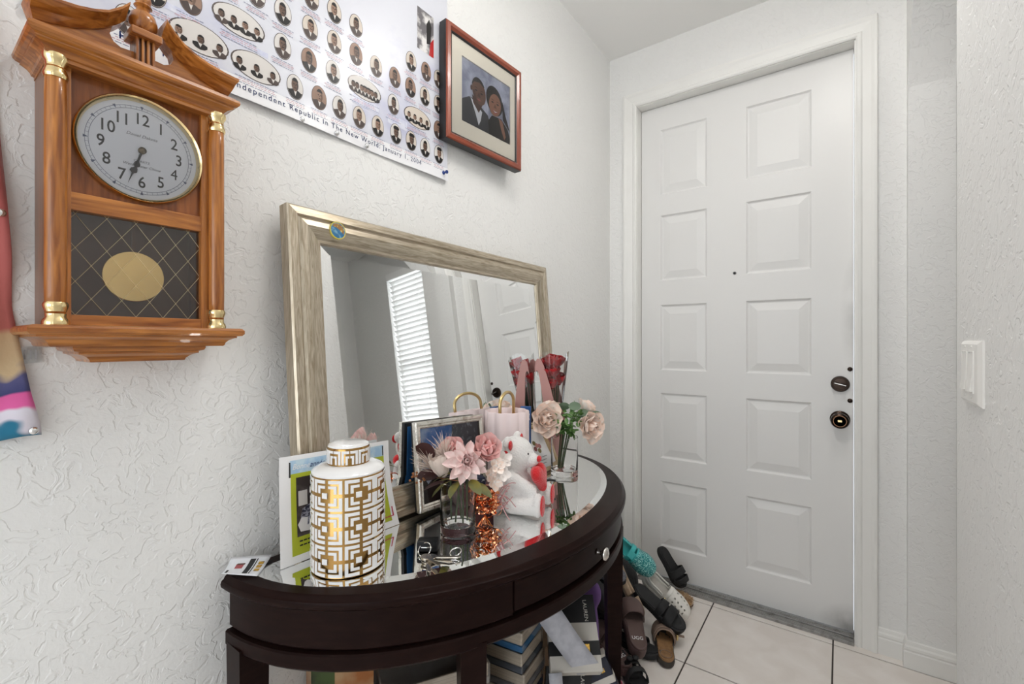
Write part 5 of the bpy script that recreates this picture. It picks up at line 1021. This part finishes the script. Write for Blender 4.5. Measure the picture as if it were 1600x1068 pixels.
# picture print box leaning at the wall end
lb = thing('printed_box', 'green and orange printed box standing against the wall under the table', 'box', (0.075, 0.635, FZ), (0, 0, R(-20)), world=False)
B().box(-0.03, 0.03, -0.07, 0.07, 0, 0.52, 0.002).obj('carton', pm('carton_orange', (0.33, 0.12, 0.035), 0.4, noise=(9, (0.50, 0.36, 0.20), 0.42, 0.66)), lb)
b = B(); b.box(0.0301, 0.0308, -0.07, -0.02, 0.30, 0.5195); b.obj('green_print', pm('carton_green', (0.05, 0.085, 0.02), 0.4, noise=(20, (0.02, 0.03, 0.01), 0.4, 0.6)), lb)
# striped boxes
hbx = thing('storage_carton', 'plain brown carton on the floor under the striped boxes', 'box', (0.19, 1.30, FZ), (0, 0, R(4)), world=False)
B().box(-0.13, 0.06, -0.12, 0.11, 0, 0.25, 0.003).obj('carton', pm('kraft', (0.25, 0.16, 0.09), 0.7), hbx)
CRM = pm('box_cream', (0.62, 0.59, 0.54), 0.5); BLKB = pm('box_black', (0.010, 0.010, 0.012), 0.4); NVY = pm('box_navy', (0.012, 0.016, 0.035), 0.25); GRB = pm('grey_band', (0.50, 0.51, 0.56), 0.45, noise=(40, (0.42, 0.43, 0.48), 0.4, 0.6))
def sbox(label, loc, d, up, L_, W_, H_, rows, gold, word):
    o = thing('striped_box', label, 'box', (0, 0, 0), world=False, group='striped boxes under the table'); pose(o, loc, d, up)
    B().box(-L_ / 2, L_ / 2, -W_ / 2, W_ / 2, -H_, 0, 0.002).obj('box_body', CRM, o)
    for i, (v0, v1, m_) in enumerate(rows): B().box(-L_ / 2 - 0.0006, L_ / 2 + 0.0006, W_ * (v0 - 0.5), W_ * (v1 - 0.5), -H_ * 0.9, 0.0008, 0.0004).obj('stripe', m_, o)
    for u, v, s_ in gold: B().box(u - s_, u + s_, v - s_, v + s_, 0.001, 0.0016).obj('gold_mark', pm('foil_gold', (0.75, 0.48, 0.12), 0.25, 1.0, noise=(300, (0.3, 0.18, 0.04), 0.45, 0.55)), o)
    if word: text_b(word, 0.016, lambda u, v: Vector((L_ * 0.27 + v, W_ * 0.43 - u, 0.0014))).obj('lettering', CRM, o)
    return o
sbox('upper black and cream striped box tilted under the table, gold mark on its stripe', (0.378, 1.222, 0.345), (0.80, 0.60, 0.02), (0.50, -0.52, 0.70), 0.150, 0.200, 0.055, [(0.62, 1.0, BLKB), (0.20, 0.38, BLKB)], [(0.035, -0.042, 0.010)], 'LAUREN')
sbox('lower black box with cream edge tilted under the table', (0.384, 1.182, 0.168), (0.82, 0.55, -0.10), (0.62, -0.56, 0.55), 0.135, 0.150, 0.055, [(0.14, 1.0, BLKB)], [], 'LAUREN')
sbox('small navy and cream striped box leaning beside the far table leg', (0.446, 1.285, 0.145), (0.75, 0.50, 0.42), (0.70, -0.62, 0.35), 0.110, 0.200, 0.045, [(0.70, 0.96, NVY), (0.36, 0.60, NVY), (0.05, 0.25, NVY)], [(0.03, 0.06, 0.006)], '')
gbnd = thing('grey_ribbon', 'wide pale grey ribbon band draped across the striped boxes', 'ribbon', (0.36, 1.18, 0.3))
b = B(); P0, P1, P2 = Vector((0.345, 1.120, 0.452)), Vector((0.400, 1.165, 0.335)), Vector((0.446, 1.205, 0.262)); sd = Vector((0.030, 0.026, 0.004))
def rb_(u, v): p_ = P0 * (1 - u) ** 2 + P1 * 2 * u * (1 - u) + P2 * u * u; return p_ + sd * (v * 2 - 1) + Vector((0.45, -0.4, 0.5)) * 0.006 * sin(pi * u)
B().grid(rb_, 12, 3).obj('band', GRB, gbnd, smooth=True, solid=0.0012)
gb2 = thing('grey_ribbon', 'pale grey ribbon band hanging in front of the wrapped packs', 'ribbon', (0.36, 1.1, 0.2))
B().grid(lambda u, v: Vector((0.362 + 0.006 * sin(5 * u) + 0.028 * v, 1.108 + 0.026 * v, 0.28 - 0.30 * u)), 10, 2).obj('band', GRB, gb2, smooth=True, solid=0.0012)
pb = thing('purple_pouch', 'small purple pouch tucked behind the striped boxes', 'pouch', (0.300, 1.462, FZ), world=False)
blob('pouch_body', [((0, 0, 0.20), (0.05, 0.045, 0.20)), ((0.02, 0.01, 0.36), (0.035, 0.03, 0.05))], pm('purple_cloth', (0.16, 0.08, 0.26), 0.8), pb, 0.008)

# ================================================================== SHOES
def hw(t, W):
    t = min(max(t, 0.0), 1.0)
    if t < 0.20: return W / 2 * 0.76 * sqrt(max(0, 1 - ((0.20 - t) / 0.20) ** 2))
    if t < 0.70: s_ = (t - 0.20) / 0.50; return W / 2 * (0.76 - 0.04 * sin(pi * s_) + 0.24 * s_ * s_)
    return W / 2 * max(0, 1 - ((t - 0.70) / 0.30) ** 2.4) ** 0.5
def fpoly(L_, W_, ins=0.0, n=20):
    top = []
    for k in range(n + 1):
        a = pi * k / n; t = (1 - cos(a)) / 2; top.append((-L_ / 2 + ins + t * (L_ - 2 * ins), hw(max(1e-3, min(1 - 1e-3, t)), W_ - 2 * ins)))
    return top + [(x, -y) for x, y in top[::-1]]
def lift(x, L_, heel, toe): t = x / L_ + 0.5; return heel * max(0, 0.45 - t) ** 2 * 5 + toe * max(0, t - 0.7) ** 2 * 11
def sole(o, L_, W_, H_, mat, foot=None, heel=0.0, toe=0.010, name='sole'):
    b = B(); rs = []
    for ins, z in [(0.006, 0), (0.001, 0.003), (0, H_ * 0.5), (0.0015, H_ - 0.002), (0.004, H_)]: rs.append([Vector((x, y, z + lift(x, L_, heel if z > 0.01 else 0, toe))) for x, y in fpoly(L_, W_, ins)])
    b.rings(rs); s_ = b.obj(name, mat, o, smooth=45)
    if foot:
        b = B(); rs = []
        for ins, z in [(0.007, H_ - 0.001), (0.008, H_ + 0.003), (0.014, H_ + 0.0015), (0.022, H_ + 0.0005)]: rs.append([Vector((x, y, z + lift(x, L_, heel, toe))) for x, y in fpoly(L_, W_, ins)])
        b.rings(rs); b.obj('footbed', foot, o, smooth=45)
    return s_
def upper(o, L_, W_, t0, t1, h0, h1, z0, mat, name='upper', n=16, toe=0.010, solid=0.004, sk=0.0, shape=0.75, out=0.004, holes=(), m=16):
    def f(u, v):
        t = t0 + (t1 - t0) * u; a = pi * v; w_ = hw(min(t, 0.995), W_) + out
        hh = (h0 + (h1 - h0) * u) * (1 if t1 < 0.95 else (max(0.0, 1 - u ** 3)) ** 0.5 * 0.9 + 0.1)
        c_ = cos(a); x = -L_ / 2 + (t + sk * (abs(sin(a)))) * L_
        return Vector((x, w_ * (abs(c_) ** shape) * (1 if c_ >= 0 else -1), z0 + lift(x, L_, 0, toe) + hh * sin(a)))
    b = B().grid(f, n, m)
    if holes:
        cs = [f((t - t0) / (t1 - t0), v) for t, v in holes]
        bmesh.ops.delete(b.bm, geom=[q for q in b.bm.faces if any((q.calc_center_median() - c_).length < 0.0042 for c_ in cs)], context='FACES')
    return b.obj(name, mat, o, smooth=True, solid=solid)
def cup(o, L_, W_, t1, h, z0, mat, name='heel_cup', solid=0.005, back=1.0):
    top = [p for p in fpoly(L_, W_, 0.004, 26) if p[0] < -L_ / 2 + t1 * L_]
    pos_ = [p for p in top if p[1] > 0][::-1]; neg = [p for p in top if p[1] <= 0][::-1]; path = pos_ + neg
    path = sorted([p for p in top if p[1] >= 0], key=lambda p: -p[0]) + sorted([p for p in top if p[1] < 0], key=lambda p: p[0])
    n = len(path)
    def f(u, v): x, y = path[int(round(u * (n - 1)))]; return Vector((x - 0.004 * v * back, y * (1 - 0.06 * v), z0 + h * v * (0.8 + 0.2 * cos(2 * pi * (u - 0.5)) * back)))
    return B().grid(f, n - 1, 3).obj(name, mat, o, smooth=True, solid=solid)
def shoe(name, label, cat='shoe'): return thing(name, label, cat, (0, 0, 0), world=False, group='shoes piled beside the door')
# black soft bag that carries the pile
bagf = thing('soft_bag', 'black soft bag slumped under the shoe pile behind the table leg', 'bag', (0.165, 1.945, FZ), world=False)
blob('bag_body', [((0, 0, 0.095), (0.13, 0.20, 0.105)), ((0.0, 0.09, 0.12), (0.11, 0.12, 0.11)), ((0.03, -0.10, 0.13), (0.08, 0.09, 0.10)), ((0, 0, 0.04), (0.14, 0.22, 0.045))], pm('bag_black', (0.012, 0.012, 0.014), 0.6, bump=(40, 0.6, 3, 0.4, 0.01)), bagf, 0.012)
# turquoise glitter clog
TUR = pm('turquoise_foam', (0.06, 0.50, 0.50), 0.4); TGL = pm('turquoise_glitter', (0.03, 0.27, 0.28), 0.3, 0.3, noise=(230, (0.45, 0.88, 0.84), 0.52, 0.6, 1), bump=(230, 0.6, 1, 0, 0.001))
s_ = shoe('clog', 'turquoise glitter clog with buckle strap on top of the shoe pile')
sole(s_, 0.225, 0.088, 0.022, TGL, TUR); upper(s_, 0.225, 0.088, 0.52, 1.0, 0.062, 0.045, 0.018, TGL, toe=0.012); upper(s_, 0.225, 0.086, 0.49, 0.55, 0.058, 0.062, 0.018, TUR, 'collar', 4)
cup(s_, 0.225, 0.088, 0.55, 0.035, 0.018, TUR); st_ = upper(s_, 0.225, 0.092, 0.36, 0.45, 0.056, 0.056, 0.020, TUR, 'strap', 6)
B().box(-0.032, -0.002, -0.016, 0.016, 0.074, 0.082, 0.003).obj('buckle', TUR, st_)
pose(s_, (0.262, 2.015, 0.250), (0.75, 0.22, -0.58), (0.30, -0.95, 0.35))
# black slide on its edge by the door
s_ = shoe('slide_sandal', 'black foam slide sandal leaning against the entry door')
sole(s_, 0.20, 0.078, 0.028, BRUB, BRUB); upper(s_, 0.20, 0.078, 0.56, 0.72, 0.052, 0.046, 0.022, BRUB, 'strap', 8, shape=0.8); upper(s_, 0.20, 0.078, 0.78, 0.90, 0.045, 0.036, 0.022, BRUB, 'strap', 6, shape=0.8)
pose(s_, (0.352, 2.262, 0.115), (0.50, -0.02, -0.72), (0.62, -0.30, 0.50))
# fluffy tan slipper
FUZ = pm('tan_fur', (0.42, 0.25, 0.11), 0.95, noise=(60, (0.62, 0.44, 0.26), 0.4, 0.6), sheen=0.6)
s_ = shoe('fur_slipper', 'fluffy tan fur slipper on the floor by the threshold', 'slipper')
sole(s_, 0.20, 0.08, 0.018, pm('slipper_sole', (0.12, 0.08, 0.05), 0.7)); b = B(); rn2 = random.Random(9)
for k in range(900):
    u, v = rn2.uniform(0.35, 0.98), rn2.uniform(0.03, 0.97); t = u; a = pi * v; w_ = hw(t, 0.08); p_ = Vector((-0.1 + t * 0.2, w_ * cos(a), 0.016 + 0.036 * sin(a) * (1 - max(0, t - 0.75) * 2.2)))
    d_ = Vector((rn2.gauss(0.2, 0.4), cos(a) + rn2.gauss(0, 0.4), sin(a) * 0.8 + rn2.gauss(0, 0.4))).normalized() * rn2.uniform(0.010, 0.018); b.tube([p_ - d_ * 0.3, p_ + d_ * 0.5, p_ + d_ + Vector((0, 0, -0.002))], [0.0011, 0.0008, 0.0003], 3)
tag(b.obj('fur', FUZ, s_), kind='stuff'); upper(s_, 0.20, 0.078, 0.34, 1.0, 0.036, 0.030, 0.014, FUZ, solid=0.003)
pose(s_, (0.375, 2.222, FZ + 0.001), (0.97, 0.05, 0))
# white clog with round holes
WCL = pm('white_foam', (0.78, 0.76, 0.71), 0.5)
s_ = shoe('clog', 'white clog with round vent holes resting on the shoe pile')
sole(s_, 0.235, 0.092, 0.026, WCL, pm('clog_inner', (0.55, 0.52, 0.48), 0.6)); upper(s_, 0.235, 0.092, 0.50, 1.0, 0.060, 0.046, 0.020, WCL, n=100, m=130, holes=[(u, v) for u in (0.62, 0.70, 0.78, 0.86) for v in (0.28, 0.42, 0.58, 0.72)]); upper(s_, 0.235, 0.094, 0.46, 0.53, 0.057, 0.062, 0.020, WCL, 'collar', 4); cup(s_, 0.235, 0.094, 0.52, 0.034, 0.02, WCL); cup(s_, 0.235, 0.098, 0.50, 0.012, 0.052, WCL, 'heel_strap')
B().ball((-0.003, -0.046, 0.060), 0.006, sub=2).obj('charm', BRASS, s_, smooth=True)
pose(s_, (0.385, 2.062, 0.070), (0.80, 0.10, -0.60), (0.55, -0.35, 0.75))
# black platform sandal
s_ = shoe('platform_sandal', 'black platform sandal with crossed straps sloping over the white clog')
sole(s_, 0.245, 0.082, 0.036, BRUB, BRUB, toe=0.006); upper(s_, 0.245, 0.080, 0.46, 0.58, 0.052, 0.048, 0.028, BRUB, 'strap', 8, sk=0.02); upper(s_, 0.245, 0.080, 0.64, 0.80, 0.046, 0.038, 0.028, BRUB, 'strap', 8, sk=-0.02)
pose(s_, (0.398, 1.935, 0.078), (0.86, 0.02, -0.50), (0.50, -0.42, 0.75))
# tan mule with cork footbed, heel towards the room
SUE = pm('tan_suede', (0.28, 0.20, 0.155), 0.85, bump=(120, 0.3, 2, 0, 0.002)); CORK = pm('cork_footbed', (0.34, 0.19, 0.085), 0.7, noise=(40, (0.24, 0.13, 0.06), 0.4, 0.65))
s_ = shoe('tan_mule', 'tan suede mule with cork footbed and buckle on the tile floor')
sole(s_, 0.245, 0.090, 0.024, pm('mule_sole', (0.05, 0.042, 0.035), 0.7), CORK); upper(s_, 0.245, 0.092, 0.50, 1.0, 0.058, 0.046, 0.020, SUE); cup(s_, 0.245, 0.090, 0.50, 0.012, 0.022, CORK, 'heel_rim'); st_ = upper(s_, 0.245, 0.096, 0.54, 0.63, 0.060, 0.060, 0.022, SUE, 'strap', 5)
B().box(0.005, 0.028, -0.052, -0.044, 0.040, 0.062, 0.002).obj('buckle', BRASS, st_); B().box(0.008, 0.022, -0.075, -0.045, 0.055, 0.058, 0.001).obj('strap_end', SUE, st_)
B().tube([(-0.075 + 0.022 * cos(a), 0.022 * sin(a), 0.0275) for a in [2 * pi * i / 20 for i in range(21)]], 0.0012, 5).obj('heel_stamp', SUE, s_)
pose(s_, (0.450, 1.868, FZ + 0.002), (-0.36, 0.92, 0.0), (0.1, 0, 1))
# brown slides with moulded heel cups
BRN = pm('brown_foam', (0.115, 0.072, 0.066), 0.6); BRF = pm('brown_footbed', (0.13, 0.085, 0.076), 0.8, bump=(350, 0.8, 1, 0, 0.002))
for lab, loc, d, up in [('upper brown moulded slide with worded heel behind the table leg', (0.362, 1.752, 0.070), (-0.50, 0.80, 0.30), (0.30, -0.30, 0.9)), ('lower brown moulded slide half hidden by the table leg', (0.300, 1.668, 0.004), (-0.86, 0.48, 0.16), (0.30, -0.25, 0.9))]:
    s_ = shoe('moulded_slide', lab); sole(s_, 0.24, 0.094, 0.040, BRN, BRF, toe=0.004); cup(s_, 0.24, 0.096, 0.5, 0.016, 0.036, BRN, 'heel_rim'); upper(s_, 0.24, 0.094, 0.55, 0.96, 0.055, 0.046, 0.034, BRN)
    text_b('UGG', 0.020, lambda u, v: Vector((-0.075 - u + 0.02, -v + 0.006, 0.0432)) if False else Vector((-0.072 + v, 0.022 - u, 0.0428))).obj('lettering', WHITEP, s_)
    pose(s_, loc, d, up)
# beige flat, black flip-flops, dark sneaker, pink sandal
s_ = shoe('ballet_flat', 'worn beige flat shoe wedged upright behind the table leg'); sole(s_, 0.23, 0.076, 0.010, pm('flat_sole', (0.10, 0.07, 0.05), 0.7)); cup(s_, 0.23, 0.076, 0.62, 0.045, 0.008, pm('flat_beige', (0.48, 0.36, 0.25), 0.7, noise=(40, (0.36, 0.25, 0.17), 0.4, 0.65))); upper(s_, 0.23, 0.076, 0.68, 1.0, 0.035, 0.028, 0.008, MATS['flat_beige'])
pose(s_, (0.278, 1.870, 0.150), (0.55, -0.15, -0.62), (0.60, 0.30, 0.60))
s_ = shoe('flip_flop', 'black rubber sandal flat on the tiles under the brown slides'); sole(s_, 0.235, 0.085, 0.022, BRUB, BRUB); upper(s_, 0.235, 0.084, 0.55, 0.72, 0.045, 0.04, 0.016, BRUB, 'strap', 8); pose(s_, (0.345, 1.800, FZ + 0.002), (0.85, -0.10, 0))
s_ = shoe('strappy_sandal', 'black sandal with bow knots by the foot of the table leg'); sole(s_, 0.22, 0.080, 0.022, BRUB, BRUB)
for t0 in (0.30, 0.52, 0.72): upper(s_, 0.22, 0.08, t0, t0 + 0.09, 0.055, 0.050, 0.016, BRUB, 'strap', 5)
for q in (-1, 1): B().ball((0.02, q * 0.012, 0.080), (0.010, 0.013, 0.008), sub=2).obj('bow', BRUB, s_, smooth=True)
pose(s_, (0.396, 1.640, FZ + 0.002), (0.62, -0.62, 0), (0, 0, 1))
s_ = shoe('slide_sandal', 'bright pink rubber slide on the tiles in front of the black sandal'); PNS = pm('pink_rubber', (0.62, 0.16, 0.24), 0.5); sole(s_, 0.20, 0.078, 0.024, PNS, PNS); upper(s_, 0.20, 0.078, 0.58, 0.80, 0.048, 0.04, 0.018, PNS, 'strap', 8); pose(s_, (0.335, 1.528, FZ + 0.002), (0.85, -0.30, 0))
for lab, loc, d in [('black lace-up sneaker on the bag under the table', (0.215, 1.715, 0.150), (0.80, -0.10, -0.10)), ('dark grey mesh sneaker at the back of the shoe pile', (0.190, 1.80, 0.212), (0.90, 0.10, -0.06))]:
    SN = pm('sneaker_black', (0.014, 0.014, 0.016), 0.6) if 'lace' in lab else pm('sneaker_grey', (0.10, 0.10, 0.115), 0.8, noise=(200, (0.22, 0.22, 0.25), 0.45, 0.6))
    s_ = shoe('sneaker', lab); sole(s_, 0.24, 0.088, 0.024, BRUB); upper(s_, 0.24, 0.086, 0.42, 1.0, 0.078, 0.046, 0.020, SN); cup(s_, 0.24, 0.088, 0.52, 0.055, 0.020, SN)
    for k in range(4): B().tube([(-0.005 + 0.022 * k, 0.022 * cos(a), 0.030 + (0.066 - 0.006 * k) * sin(a)) for a in [0.6 + 1.94 * i / 10 for i in range(11)]], 0.0022, 5).obj('lace', SN, s_)
    pose(s_, loc, d)
